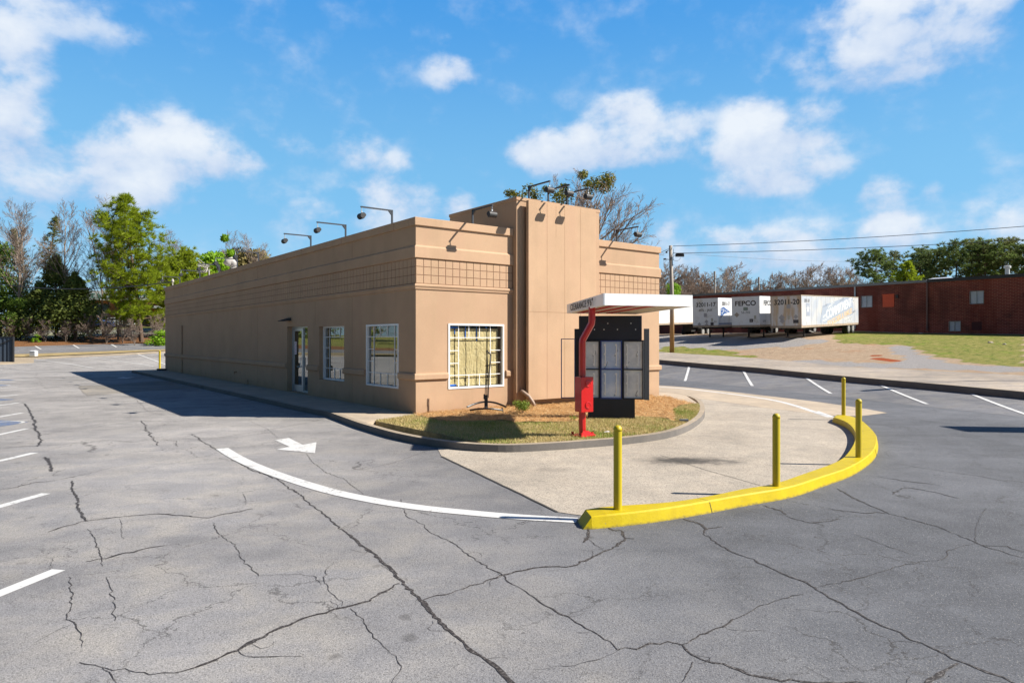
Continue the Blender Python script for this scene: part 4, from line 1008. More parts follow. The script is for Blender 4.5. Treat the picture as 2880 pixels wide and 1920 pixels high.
cw_ = max(v.co.x for v in ct.data.vertices)-min(v.co.x for v in ct.data.vertices)
ct.data.transform(Matrix.Diagonal((2.75/cw_, 1.08, 1, 1)))
b = MB(); r_ = .075
b.tube([(0, 0, .02), (0, 0, 2.02), (.01, 0, 2.08), (.19, -.06, 2.42), (.2, -.06, 2.5), (.2, -.06, ZU+.03)], r_, 8); b.build('post', M_red, t)
b = MB(); q = Matrix.Rotation(R(35), 4, 'Z'); b.box(-.21, -.21, -.02, .21, .21, .03, 0, q)
for x, y in ((-.15, -.15), (.15, -.15), (.15, .15), (-.15, .15)): b.box(x-.02, y-.02, .03, x+.02, y+.02, .09, 0, q)
b.add([q @ Vector(v) for v in ((.21, -.21, .03), (.21, .21, .03), (.07, .1, .12), (.07, -.1, .12))], [(0,1,2,3)]); b.add([q @ Vector(v) for v in ((-.21, -.21, .03), (.21, -.21, .03), (.07, -.1, .12), (-.07, -.1, .12))], [(0,1,2,3)])
b.build('base_plate', M_red, t)
t = thing('order_speaker_box', 'tall red order speaker box with two round grilles fixed to the red post', 'speaker box', pb, R(28))
b = MB(); b.box(-.155, -.19, .53, .155, .06, 1.28); b.build('housing', M_red, t, bevel=.008)
for z in (1.14, .68):
    b = MB(); M = Matrix.Translation((.02, -.19, z)) @ Matrix.Rotation(R(90), 4, 'X'); b.lathe([(.075, 0), (.075, .012), (.055, .016), (.05, .010), (.0, .010)], 20, M); b.build('grille', M_red, t)

# ---------------------------------------------------------------- menu board
M_navy = mat('black_blue_enamel', (.006, .010, .022), .5, var=.2, vscale=3); M_bluef = mat('blue_edge_trim', (.012, .04, .20), .4); M_side = mat('charcoal_enamel', (.10, .11, .125), .45)
M_back = mat('light_box_back', build=lambda t: (t.nt.links.new(t.mix(t.ss(t.noise(t.pos, 2.2, 5, .6), .3, .7), (.48,.51,.56), (.74,.75,.77)), t.b.inputs['Base Color']), setattr(t.b.inputs['Roughness'], 'default_value', .5)))
M_back2 = mat('light_box_blue', build=lambda t: (t.nt.links.new(t.mix(t.ss(t.noise(t.pos, 1.8, 5, .6), .35, .7), (.40,.50,.70), (.72,.75,.85)), t.b.inputs['Base Color']), setattr(t.b.inputs['Roughness'], 'default_value', .5)))
mb0 = Vector((2.62, 17.95, 0))
t = thing('menu_board', 'stripped drive-through menu board with three empty light boxes in a black frame', 'menu board', mb0, R(-9))
W2 = .86
b = MB(); b.box(-.62, -.06, -.05, .60, .30, .52); b.build('pedestal', M_navy, t)
b = MB(); b.box(-W2, .0, 2.06, W2-.08, .3, 2.70); b.box(-W2-.12, .03, .53, -W2, .3, 2.36); b.build('header', M_navy, t, bevel=.006)
b = MB(); b.box(W2-.02, -.04, .50, W2+.11, .34, 2.36); b.build('side_fin', M_side, t, bevel=.006)
b = MB(); b.box(-W2, .02, .51, W2-.02, .3, 2.06); b.build('cabinet_shell', M_navy, t)
xs3 = [-W2, -.30, .28, W2-.03]
for i in range(3):
    x0, x1 = xs3[i], xs3[i+1]; tilt = (i-1)*R(-5)
    M = Matrix.Translation(((x0+x1)/2, -.07 if i != 1 else -.05, 0)) @ Matrix.Rotation(tilt, 4, 'Z'); hw = (x1-x0)/2-.012
    b = MB(); b.box(-hw, .015, .53, hw, .03, 2.04, 0, M); lb = b.build('light_box', M_back2 if i == 1 else M_back, t)
    b = MB(); ft = .028
    for a in ((-hw, 0, .52, -hw+ft, .03, 2.05), (hw-ft, 0, .52, hw, .03, 2.05), (-hw+ft, 0, 2.02, hw-ft, .03, 2.05), (-hw+ft, 0, .52, hw-ft, .03, .55), (-hw+ft, -.004, 1.28, hw-ft, .028, 1.31)): b.box(a[0], a[1]-.025, a[2], a[3], a[4]-.016, a[5], 0, M)
    b.build('box_frame', M_bluef if i == 1 else M_navy, lb)
    b = MB()
    for sx in (-hw*.55, hw*.5):
        for (z0, z1) in ((.62, 1.20), (1.38, 1.96)):
            b.box(sx-.014, -.004, z0, sx+.014, .0145, z1, 0, M)
            for z in (z0+.02, (z0+z1)/2, z1-.05): b.box(sx-.04, -.0055, z, sx+.012, .0143, z+.05, 0, M)
    b.build('tube_holder', M_white, lb)
    for k, (cx, cz) in enumerate(((.4, .12), (-.5, .9), (.45, .93))):
        b = MB(); pp = [M @ Vector((hw*cx+.04*math.sin(a*1.1+i), .004, .62+cz*.9*.6+.09*math.cos(a)+.3*k)) for a in np.linspace(0, 4, 9)]; b.tube(pp, .004, 4); b.build('loose_wire', M_side, lb)
for x, z in ((-.6, 2.50), (-.1, 2.50), (.5, 2.50), (-.45, 2.34), (-.2, 2.34), (.15, 2.34), (.62, 2.34)):
    b = MB(); b.box(x-.012, -.006, z-.012, x+.012, .0, z+.012); b.build('bolt', M_white, t)
# open perspex door hinged to the left of the board
t2 = Matrix.Translation((-W2-.1, 0, 0)) @ Matrix.Rotation(R(196), 4, 'Z')
b = MB()
for a in ((0, 0, .53, .022, .02, 2.1), (.36, 0, .53, .382, .02, 2.1), (.022, 0, 2.08, .36, .02, 2.1), (.022, 0, .53, .36, .02, .55)): b.box(*a[:6], 0, t2)
dd = b.build('door', M_bluef, t)
b = MB(); b.box(.022, .006, .55, .36, .010, 2.08, 0, t2); b.build('door_glass', M_glassf, dd)

# ---------------------------------------------------------------- folded banner stand
t = thing('banner_stand', 'folded black flag stand with curved feet on the pine straw by the window', 'banner stand', (-.72, 19.05, .05), R(0))
M_bs = mat('stand_steel', (.02, .019, .022), .45, .3)
def arc(cy, half, z, yb): return [(half*math.sin(a), cy+yb*(1-math.cos(a)), z*math.cos(a*.9)) for a in np.linspace(-1.45, 1.45, 13)]
b = MB(); b.tube([(p[0], p[1], .22*math.cos(p[0]/.55*1.1)+.02) for p in [(x, .55-.3*(x/.55)**2, 0) for x in np.linspace(-.55, .55, 13)]], .028, 6); b.build('foot', M_bs, t)
b = MB(); b.tube([(x*.8, -.3+.2*(x/.55)**2, .08+.10*math.cos(x/.55*1.2)-.05) for x in np.linspace(-.55, .55, 13)], .028, 6); b.build('foot', M_bs, t)
b = MB(); b.tube([(0, .5, .22), (0, .1, .16), (0, -.3, .13)], .03, 6); b.tube([(.44, .2, .10), (.47, .0, .0)], .02, 5); b.build('cross_bar', M_bs, t)
b = MB(); b.box(-.05, -.04, .12, .045, .04, .48); b.box(-.075, -.02, .36, -.03, .03, .5); b.build('hinge_block', M_bs, t)
b = MB()
for x, yy in ((-.035, 0), (.0, .02), (.035, 0), (.06, -.02)): b.tube([(x, yy, .40), (x+.02, yy, .95), (x+.05+(.03 if x > .02 else 0), yy, 1.72 if x < .03 else 1.60)], .011, 5)
b.tube([(.012, 0, 1.72), (.13, -.02, 1.60)], .018, 5); b.tube([(-.03, 0, 1.3), (.06, 0, 1.28)], .012, 5); b.tube([(0, 0, .9), (.09, 0, .9)], .01, 5); b.build('folded_mast', M_bs, t)

# ---------------------------------------------------------------- bollards
M_by = mat('yellow_bollard_sleeve', build=lambda t: (t.nt.links.new(t.mix(t.ss(t.noise(t.vm('MULTIPLY', t.pos, (1, 1, .35)), 9, 6, .75), .60, .74, 0, .55), t.mix(t.noise(t.pos, 3, 4, .6), (.48,.375,.004), (.42,.32,.004)), (.24,.19,.03)), t.b.inputs['Base Color']), setattr(t.b.inputs['Roughness'], 'default_value', .5)))
def make_bollard():
    t = thing('bollard', 'x', 'bollard')
    b = MB(); b.tube([(0, 0, -.03), (0, 0, .97)], .052, 20, cap=False); b.build('post', M_by, t, smooth=True)
    b = MB(); b.lathe([(.054, .965), (.054, .99), (.045, 1.015), (.028, 1.03), (.0, 1.035)], 20); b.build('cap', M_by, t, smooth=True)
    return t
bo = make_bollard(); G = 'yellow bollards round the drive lane'
def bolpos(f, x, y, z=0): return gp(*f(x, y), z)
place(bo, bolpos(A6, 558, 1014), 0, 'yellow bollard at the blunt near end of the yellow kerb, beside the white line', G)
place(bo, bolpos(A6, 1607, 860), 0, 'yellow bollard halfway along the near stretch of the yellow kerb', G)
place(bo, bolpos(A6, 2152, 670), 0, 'yellow bollard on the outer bend of the yellow kerb, where it turns back', G)
place(bo, bolpos(A6, 2052, 390), 0, 'yellow bollard at the far narrow tip of the yellow kerb', G)
place(bo, Vector((-25.8, 50.0, -.16)), 0, 'yellow bollard by the far corner of the long shaded wall', G, 1.33)
# ---------------------------------------------------------------- brick warehouse
def brick_mat(name, a, c, mortar, sc_=1.0):
    def f(t):
        tc = t.n('ShaderNodeTexCoord').outputs['Object']
        s = t.n('ShaderNodeSeparateXYZ', {0: tc})
        uv = t.n('ShaderNodeCombineXYZ', {0: t.m('ADD', s.outputs[0], s.outputs[1]), 1: s.outputs[2], 2: 0.0}).outputs[0]
        n = t.noise(t.pos, .35, 5, .6, .6); n2 = t.noise(t.pos, 1.4, 5, .65); n3 = t.noise(t.vm('MULTIPLY', t.pos, (1, 1, .25)), .5, 4, .6)
        br = t.n('ShaderNodeTexBrick', {'Vector': uv, 'Color1': (*a, 1), 'Color2': (*c, 1), 'Mortar': (*mortar, 1), 'Scale': 1.0, 'Mortar Size': .018, 'Mortar Smooth': .2, 'Bias': 0.0, 'Brick Width': .41, 'Row Height': .135})
        col = t.mix(t.ss(n, .42, .66, 0, .55), br.outputs[0], (.045, .018, .016))
        col = t.mix(t.ss(n3, .52, .68, 0, .5), col, (.13, .022, .012))
        z = t.m('ADD', s.outputs[2], t.m('MULTIPLY', n2, 1.4))
        col = t.mix(t.ss(z, .6, 1.8, .45, 0), col, (.035, .02, .02))
        t.nt.links.new(col, t.b.inputs['Base Color']); t.b.inputs['Roughness'].default_value = .85; t.b.inputs['Specular IOR Level'].default_value = .2
        bn = t.n('ShaderNodeBump', {'Strength': .4, 'Distance': .02, 'Height': br.outputs[1]}); bn.invert = True; t.nt.links.new(bn.outputs[0], t.b.inputs['Normal'])
    return mat(name, build=f)
M_brick = brick_mat('red_brick', (.215, .046, .034), (.145, .03, .024), (.31, .145, .11))
WB = Vector((46.5, 62, 0)); 
wh = thing('brick_warehouse', 'long low dark red brick warehouse behind the parked trailers', 'building', WB, R(90)+TH)
# local x runs away along the wall (LY), local y = -RX (towards us is +y)
def wx(u, off=0):   # local x of the point of the wall seen in picture column u
    t = (u-1440)/1920; s = (t*WB.y-WB.x)/(LY.x-t*LY.y); return s
LW0, LW1, RT = -34, 62, 8.0
b = MB()
holes = []
def wz(u, v): p = WB+LY*wx(u); return zp(p, v)
wins = [('lv', 2422.8, 2452.4, 833, 863), ('or', 2483, 2515, 829, 863), ('lv', 2729, 2766, 819, 853), ('lv', 2670, 2701, 904, 930), ('dk', 2733, 2761, 905, 928)]
for k, a, c, v0, v1 in wins:
    x0, x1 = sorted((wx(a), wx(c))); um = (a+c)/2; holes.append((k, x0, x1, wz(um, v1), wz(um, v0)))
wall_panel(b, 0, LW0, LW1, -1.5, RT-.25, [(h[1], h[2], h[3], h[4], -.12) for h in holes if h[0] == 'lv'], 0, .3, 1)
b.box(LW0, -40, -1.5, LW0+.01, -.01, RT-.25); b.box(LW1-.01, -40, -1.5, LW1, -.01, RT-.25)
fixn(b.build('wall', M_brick, wh))
M_rooft = mat('grey_roof_edge', (.16, .165, .175), .4, .5); M_roofd = mat('dark_roof_edge', (.02, .02, .024), .6); M_tin = mat('galvanised_louvre', (.62, .66, .72), .5, .0, var=.1, vscale=9)
xr = wx(2609)
b = MB(); b.box(LW0-.1, -40, RT-.25, LW1+.1, .0, RT-.02); b.build('roof', mat('roof_gravel', (.22, .21, .2), .9), wh)
b = MB(); b.box(xr, .0, RT-.28, LW1+.1, .18, RT-.02); b.build('gutter', M_rooft, wh)
b = MB(); b.box(LW0-.1, .0, RT-.30, xr-.01, .14, RT+.02); b.build('roof_edge', M_roofd, wh)
for k, x0, x1, z0, z1 in holes:
    if k == 'lv':
        b = MB(); n = 12
        for i in range(n):
            a = z0+(z1-z0)*i/n; c = z0+(z1-z0)*(i+.8)/n; b.add([(x0+.03, -.02, a), (x1-.03, -.02, a), (x1-.03, -.09, c), (x0+.03, -.09, c)], [(0,1,2,3)])
        b.box(x0, -.11, z0, x1, -.10, z1); f = b.build('louvre', M_tin, wh)
        b = MB(); b.box(x0-.04, -.03, z0-.06, x1+.04, .03, z0); b.box(x0-.04, -.03, z1, x1+.04, .03, z1+.05); b.box((x0+x1)/2-.02, -.03, z0, (x0+x1)/2+.02, .01, z1); b.box(x0-.05, -.03, z0, x0, .03, z1); b.box(x1, -.03, z0, x1+.05, .03, z1); b.build('frame', M_rooft, f)
    elif k == 'or':
        b = MB(); b.box(x0, .005, z0, x1, .05, z1); b.box(x0-.05, .005, z1, x1+.05, .06, z1+.08); b.build('window_board', mat('orange_board', (.62, .085, .03), .7, var=.1), wh)
    else:
        b = MB(); b.box(x0, .005, z0, x1, .02, z1); b.build('bricked_window', mat('dark_patch', (.06, .016, .016), .9), wh)
def dspout(u, z0, z1, m, shoe=None):
    x = wx(u); b = MB(); b.tube([(x, .12, RT-.3), (x, .12, z0)]+([(x+shoe, .3, z0-.15)] if shoe else []), .085, 8); b.build('downspout', m, wh)
dspout(2406, zp(WB+LY*wx(2406), 923), RT, mat('white_downpipe', (.42, .44, .47), .4), .9)
dspout(2609, zp(WB+LY*wx(2609), 931), RT, mat('brown_downpipe', (.13, .06, .05), .5))
b = MB(); x = wx(2807); b.tube([(x, -2.5, RT-.1), (x, -2.5, RT+.8)], .19, 12); b.lathe([(.19, .8), (.30, .82), (.30, 1.02), (.2, 1.06), (.0, 1.07)], 14, Matrix.Translation((x, -2.5, RT)))
wv = b.build('roof_vent', mat('vent_white', (.55, .56, .54), .5), wh)
b = MB(); x = wx(2618); b.add([(x-1.6, -4.5, RT), (x+1.6, -4.5, RT), (x+1.6, -1.5, RT), (x-1.6, -1.5, RT), (x-.7, -3.6, RT+.32), (x+.7, -3.6, RT+.32), (x+.7, -2.4, RT+.32), (x-.7, -2.4, RT+.32)], [(0,1,5,4), (1,2,6,5), (2,3,7,6), (3,0,4,7), (4,5,6,7)]); b.build('skylight', mat('skylight_white', (.6, .62, .65), .3), wh)
b = MB(); x = wx(2545); b.box(x-3.5, -5, RT, x+2.5, -2, RT+.14); b.build('roof_duct', M_rooft, wh)
b = MB(); x = wx(2524); b.box(x-.1, .0, wz(2524, 838), x+.1, .16, wz(2524, 829)); b.build('wall_light', M_roofd, wh)

# ---------------------------------------------------------------- trailers
M_tw = mat('trailer_white', build=lambda t: (t.nt.links.new(t.mix(t.ss(t.noise(t.vm('MULTIPLY', t.pos, (1, 1, .25)), 1.2, 5, .65), .45, .75), (.68,.69,.70), (.52,.52,.50)), t.b.inputs['Base Color']), setattr(t.b.inputs['Roughness'], 'default_value', .4)))
M_tf = mat('trailer_front_white', build=lambda t: (t.nt.links.new(t.mix(t.ss(t.noise(t.pos, 1.6, 6, .7), .5, .72), (.74,.77,.80), (.56,.54,.50)), t.b.inputs['Base Color']), setattr(t.b.inputs['Roughness'], 'default_value', .5)))
M_tft = mat('trailer_faded_tan', build=lambda t: (t.nt.links.new(t.mix(t.ss(t.noise(t.vm('MULTIPLY', t.pos, (2, 2, .3)), 1.3, 5, .65), .42, .6), (.60,.60,.61), (.52,.41,.29)), t.b.inputs['Base Color']), setattr(t.b.inputs['Roughness'], 'default_value', .55)))
M_ts = mat('trailer_faded_side', build=lambda t: (t.nt.links.new(t.mix(t.ss(t.noise(t.pos, .5, 4, .6), .35, .65), (.42,.46,.53), (.55,.55,.55)), t.b.inputs['Base Color']), setattr(t.b.inputs['Roughness'], 'default_value', .4)))
M_rail = mat('trailer_rail', (.34, .27, .20), .6, var=.25, vscale=4); M_tyre = mat('tyre_rubber', (.02, .02, .02), .85); M_rim = mat('wheel_rim', (.35, .36, .36), .5, .4)
M_ink = mat('sign_ink_black', (.012, .012, .015), .6); M_inkb = mat('faded_ink', (.14, .15, .17), .6); M_blu = mat('flag_blue', (.03, .09, .26), .6); M_under = mat('chassis_black', (.012, .012, .013), .7)
YAW = R(47.6); TD = Vector((math.cos(YAW), math.sin(YAW), 0)); TN = Vector((-math.sin(YAW), math.cos(YAW), 0))
BH = 2.80
def make_trailer(c, ztop, zg, label, side_m, front_m, L=16.2, group='white box trailers parked in a row'):
    """c: near front corner. local x runs back along the box, y across it, z=0 at the ground"""
    W = 2.6; zt = ztop-zg; zb = zt-BH
    t = thing('box_trailer', label, 'trailer', (c.x, c.y, zg), YAW, group); t.rotation_euler = (0, -R(1.9), YAW)
    b = MB(); b.box(.0, 0, zb+.18, L, W, zt-.06); o = b.build('body', [side_m], t, bevel=.02)
    b = MB(); b.box(-.012, .0, zb+.2, 0, W, zt-.08); b.build('nose_panel', front_m, t)
    b = MB(); b.box(-.02, -.02, zb, L+.02, .05, zb+.19); b.box(-.02, W-.05, zb, L+.02, W+.02, zb+.19); b.box(-.03, -.025, zb, .04, W+.025, zb+.19); b.build('lower_rail', M_rail, t)
    b = MB(); b.box(-.025, -.02, zt-.07, L+.02, .06, zt+.0); b.box(-.025, W-.06, zt-.07, L+.02, W+.02, zt+.0); b.box(-.025, .06, zt-.07, .05, W-.06, zt); b.box(.05, .06, zt-.06, L, W-.06, zt-.03)
    for y in (-.018, W-.045): b.box(-.022, y, zb+.18, .06, y+.063, zt-.06)
    b.build('top_rail', M_rail if side_m is not M_tw else M_tf, t)
    b = MB()
    for k in range(1, 13): b.box(k*L/13-.012, -.006, zb+.2, k*L/13+.012, .0, zt-.08)
    b.build('side_seam', mat('seam', (.34, .34, .34), .6), t)
    b = MB(); b.box(.4, .7, zb-.14, L-.2, .85, zb); b.box(.4, W-.85, zb-.14, L-.2, W-.7, zb); b.box(L-4.6, .75, .55, L-.9, W-.75, zb-.1); b.build('chassis', M_under, t)
    for y in (.55, W-.62):
        b = MB(); b.box(2.3, y, .06, 2.42, y+.12, zb); b.box(2.18, y-.08, .0, 2.54, y+.2, .05); b.tube([(2.36, y+.06, .5), (3.2, y+.06, zb-.05)], .025, 5); b.build('landing_leg', M_under, t)
    b = MB(); b.tube([(2.4, .2, .55), (2.7, .1, .45), (3.2, .1, .42)], .03, 6); b.build('crank_handle', M_rim, t)
    for x in (L-3.1, L-1.75):
        for y in (.3, W-.3):
            a = MB(); M = Matrix.Translation((x, y, .51)) @ Matrix.Rotation(R(90), 4, 'X'); a.lathe([(.30, -.28), (.47, -.27), (.51, -.22), (.51, .22), (.47, .27), (.30, .28)], 20, M); tw = a.build('wheel', M_tyre, t, smooth=False)
            a = MB(); a.lathe([(.29, .285), (.27, .22), (.13, .20), (.12, .30), (.0, .31)] if y < 1 else [(.29, -.285), (.27, -.22), (.13, -.20), (.12, -.30), (.0, -.31)], 16, M); a.build('rim', M_rim, tw)
    b = MB(); b.box(L-.1, .3, .5, L, W-.3, .62); b.box(L-.08, .6, .6, L-.02, .7, zb); b.box(L-.08, W-.7, .6, L-.02, W-.6, zb); b.build('rear_guard', M_under, t)
    b = MB(); b.box(.03, -.03, zb+.2, .1, -.0225, zb+.26); b.box(L*.33, -.03, zb+.05, L*.33+.1, -.022, zb+.12); b.build('marker_light', mat('amber_lens', (.6, .15, .02), .4), t)
    return t, zt, zb
def front_M(y, z): return face_mat(Vector((-.014, y, z)), (0, -1, 0))
def side_M(x, z, rot=0):
    M = face_mat(Vector((x, -.008, z)), (1, 0, 0)); return M @ Matrix.Rotation(rot, 4, 'Z')
tr = []
# fourth (nearest) trailer
c4 = Vector((24.6, 58, 0)); t4, zt, zb = make_trailer(c4, CAMH+123*58/1920, 2.17, 'faded grey trailer numbered 32011-20 with a worn slogan along its side', M_ts, M_tft)
text('lettering', '32011-20', .62, M_ink, t4, front_M(1.22, zt-.78), .004, bold=.014, sx=.92)
text('lettering', '32011-20', .42, M_inkb, t4, side_M(1.35, zt-.62), .004, sx=.8)
# slogan panel, pale pieces of words set on a slant as on the photo
M_pale = mat('decal_white', (.76, .77, .78), .5); M_or = mat('decal_orange', (.70, .50, .28), .5); M_gry = mat('decal_grey', (.30, .34, .42), .5)
rr = R(19)
b = MB(); b.add([(4.6, -.0072, zb+.35), (6.0, -.0072, zb+.3), (14.3, -.0072, zt-1.75), (14.3, -.0072, zt-.1), (11.9, -.0072, zt-.1), (5.4, -.0072, zt-.9)], [(0,1,2,3,4,5)]); b.build('decal_panel', mat('decal_ground', (.33, .38, .47), .5), t4)
text('lettering', 'COMMITMENT', 1.2, M_pale, t4, side_M(10.2, zt-1.52, rr*.5), .004, sx=.98, bold=.02)
text('lettering', 'TO SOLDIERS & FAMILIES', .74, M_or, t4, side_M(10.4, zt-2.22, rr*.5), .004, sx=.92, bold=.012)
rg = random.Random(4)
for w_, x, z, s in (('ARMY', 5.9, zt-2.0, .4), ('STRONG', 5.9, zt-2.35, .35), ('FAMILY', 8.2, zt-.72, .36), ('SUPPORT', 7.5, zt-1.05, .34), ('RESPITE CARE', 13.0, zt-2.3, .34), ('CHILD CARE', 13.1, zt-2.62, .34), ('SERVICES', 14.6, zt-1.6, .3), ('SOLDIERS', 10.9, zt-.42, .3), ('HOUSING', 6.2, zt-.98, .26), ('ARMY', 9.8, zt-2.5, .3), ('CHILDREN', 14.4, zt-.5, .3)):
    text('lettering', w_, s, M_pale if rg.random() < .6 else M_gry, t4, side_M(x, z, rr*.55), .004)
def star(cx, cz, r, m, par, Mf, name='star_emblem'):
    b = MB(); P = [Vector((cx+(r if k % 2 == 0 else r*.4)*math.sin(k*math.pi/5), cz+(r if k % 2 == 0 else r*.4)*math.cos(k*math.pi/5), .002)) for k in range(10)]
    b.add([Vector((cx, cz, .002))]+P, [(0, 1+(k+1) % 10, 1+k) for k in range(10)]); o = b.build(name, m, par); o.matrix_local = Mf; return o
b = MB(); b.add([(-.42, -.55, .001), (.42, -.55, .001), (.42, .55, .001), (-.42, .55, .001)], [(0,1,2,3)]); o = b.build('emblem_panel', M_gry, t4); o.matrix_local = side_M(1.6, zt-1.25)
star(0, .05, .36, M_pale, t4, side_M(1.6, zt-1.25)); b = MB(); b.add([(-.4, -.2, .002), (.4, -.2, .002), (.4, .2, .002), (-.4, .2, .002)], [(0,1,2,3)]); o = b.build('emblem_plate', M_pale, t4); o.matrix_local = side_M(1.6, zt-2.1)
def plac(par, y, z, w, h, m, fr=True):
    b = MB(); b.box(-.022, y-w/2, z-h/2, -.014, y+w/2, z+h/2); b.build('placard', m, par)
M_plac = mat('placard_cream', (.42, .42, .36), .6); M_pdk = mat('placard_dark', (.05, .05, .06), .6); M_pgy = mat('placard_grey', (.36, .36, .38), .6)
def diamond(par, y, z, r, m):
    b = MB(); b.add([(-.016, y-r, z), (-.016, y, z-r), (-.016, y+r, z), (-.016, y, z+r)], [(0,1,2,3)]); b.build('hazard_diamond', m, par)
plac(t4, 1.05, zt-1.9, .2, .3, M_plac); plac(t4, 1.05, zt-.95, .34, .36, M_pgy); plac(t4, .45, zt-2.25, .45, .3, M_pdk); diamond(t4, 1.65, zt-1.9, .28, M_pgy); diamond(t4, 1.6, zt-2.2, .24, M_pgy); diamond(t4, .45, zt-1.85, .2, M_pgy)
# third
c3_ = Vector((22.45, 61.8, 0)); t3, zt, zb = make_trailer(c3_, CAMH+119.5*61.8/1920, 2.16, 'white trailer lettered FEPCO on its front and side', M_tw, M_tf)
text('lettering', 'FEPCO', .62, M_ink, t3, front_M(1.32, zt-.82), .004, bold=.016, sx=1.08); text('lettering', 'FEPCO', .6, M_ink, t3, side_M(1.75, zt-.82), .004, sx=.95, bold=.018)
text('lettering', '53-742', .3, M_ink, t3, front_M(1.3, zt-1.55), .004); text('lettering', '53-742', .24, M_inkb, t3, side_M(1.0, zb+.45), .004); plac(t3, 1.3, zt-1.12, .42, .3, mat('placard_green', (.22, .28, .24), .6)); plac(t3, .42, zt-1.9, .2, .32, M_plac); plac(t3, .78, zt-2.2, .32, .3, M_pdk); plac(t3, .8, zt-2.2, .16, .14, M_pgy); diamond(t3, 2.15, zt-1.65, .24, mat('hazard_tan', (.38, .32, .26), .6))
# second
c2_ = Vector((19.75, 65.3, 0)); t2_, zt, zb = make_trailer(c2_, CAMH+114.5*65.3/1920, 2.12, 'white trailer numbered 32011-17 with ATL - JAX on its front', M_tw, M_tf)
text('lettering', '32011-17', .56, M_ink, t2_, front_M(1.25, zt-.80), .004, bold=.014, sx=.95); text('lettering', 'ATL - JAX', .32, M_ink, t2_, front_M(1.28, zt-1.25), .004, bold=.004); text('lettering', '32011-17', .50, M_ink, t2_, side_M(1.65, zt-.72), .004, sx=.9, bold=.014)
text('lettering', '53', .28, M_inkb, t2_, front_M(.3, zb+.45), .004)
plac(t2_, 1.3, zt-1.62, .32, .36, M_pgy); plac(t2_, .62, zt-2.1, .2, .34, M_plac); plac(t2_, .62, zt-2.55, .32, .45, M_pdk); diamond(t2_, 1.2, zt-2.25, .2, M_pgy); diamond(t2_, 1.2, zt-2.6, .2, M_pgy); diamond(t2_, 1.95, zt-2.5, .2, M_pgy)
b = MB(); b.add([(.55, -.009, zt-1.0), (1.2, -.009, zt-.85), (2.6, -.009, zt-1.35), (1.3, -.009, zt-1.55), (.5, -.009, zt-1.95)], [(0,1,2,3,4)]); fe = b.build('flag_emblem', M_blu, t2_)
for k, (x, z) in enumerate(((.8, 1.12), (1.1, 1.3), (.85, 1.45), (1.5, 1.25), (1.9, 1.33), (.75, 1.75), (1.2, 1.12))): star(0, 0, .11, M_pale, t2_, side_M(x, zt-z) @ Matrix.Translation((0, 0, .004)))
b = MB(); b.box(.1, -.008, zb+.26, 16.1, -.006, zb+.33); b.box(.1, -.008, zb+.36, 16.1, -.006, zb+.39); b.build('side_stripe', M_blu, t2_)
# first: shows only its long side past the restaurant
c1_ = Vector((13.6, 70.3, 0)); t1_, zt, zb = make_trailer(c1_, CAMH+113*70.3/1920, 1.98, 'plain white trailer at the end of the row, behind the wooden utility pole', M_tw, M_tf)

# ---------------------------------------------------------------- utility poles and wires
M_wood = mat('pole_wood', build=lambda t: t.nt.links.new(t.mix(t.ss(t.n('ShaderNodeSeparateXYZ', {0: t.pos}).outputs[2], 2.5, 5.5), t.mix(t.noise(t.vm('MULTIPLY', t.pos, (8, 8, .8)), 3, 4, .7), (.28,.14,.05), (.40,.22,.09)), t.mix(t.noise(t.vm('MULTIPLY', t.pos, (8, 8, .8)), 3, 4, .7), (.22,.19,.16), (.36,.32,.28))), t.b.inputs['Base Color']))
py = 57.0; pp = px(1890, 983)*py; pbz = T(pp.x, pp.y)
t = thing('utility_pole', 'wooden utility pole with cable hardware in the grass in front of the trailers', 'utility pole', (pp.x, pp.y, pbz))
ph = zp(Vector((0, py, 0)), 690.7)-pbz
b = MB(); b.tube([(.0, 0, -.3), (0, 0, ph*.5), (-.12, 0, ph)], [.20, .17, .14], 12); b.build('pole', M_wood, t, smooth=True)
b = MB(); b.tube([(.05, -.15, ph-.95), (.35, -.2, ph-.72)], .015, 5); b.box(.25, -.28, ph-.95, .95, -.1, ph-.72); b.box(.3, -.3, ph-.72, .9, -.12, ph-.68); b.build('splice_case', M_blk, t)
b = MB(); b.tube([(-.1, -.15, ph-.4), (-.35, -.2, ph-.42), (-.55, -.2, ph-.55)], .03, 6); b.tube([(-.5, -.2, ph-.5), (-.5, -.2, ph-.65)], .08, 8); b.tube([(-.1, -.15, ph-1.2), (-.6, -.2, ph-1.15)], .03, 6); b.tube([(-.75, -.2, ph-1.16), (-.55, -.2, ph-1.14)], .07, 8); b.build('insulator', M_blk, t)
b = MB(); b.tube([(.06+.02*math.sin(k), -.19, ph-.3-.12*k) for k in range(9)], .018, 5)
b.tube([(.3+.35*math.cos(a), -.2, ph-1.0+.3*math.sin(a)) for a in np.linspace(3.3, 6.2, 9)], .012, 4); b.build('drop_wire', M_blk, t)
M_wire = mat('wire_black', (.03, .035, .045), .6)
def wire(name, a, c, sag, rad, label, n=26, m=None):
    P = [a.lerp(c, i/n)+Vector((0, 0, -sag*4*(i/n)*(1-i/n))) for i in range(n+1)]
    b = MB(); b.tube(P, rad, 5); return tag(b.build(name, m or M_wire), label, 'cable')
def W_(u, v, y): p = px(u, v)*y; return Vector((p.x, p.y, p.z+CAMH))
wire('overhead_wire', W_(1893, 692, 56.9), W_(3250, 604, 44), .3, .022, 'upper of the two thick wires from the utility pole across the sky')
wire('overhead_wire', W_(1893, 712, 56.9), W_(3250, 650, 44), .25, .022, 'lower of the two thick wires from the utility pole across the sky')
wire('overhead_wire', W_(1893, 711, 56.9), W_(2600, 728, 120), .6, .012, 'thin faint wire sagging low over the bare trees')
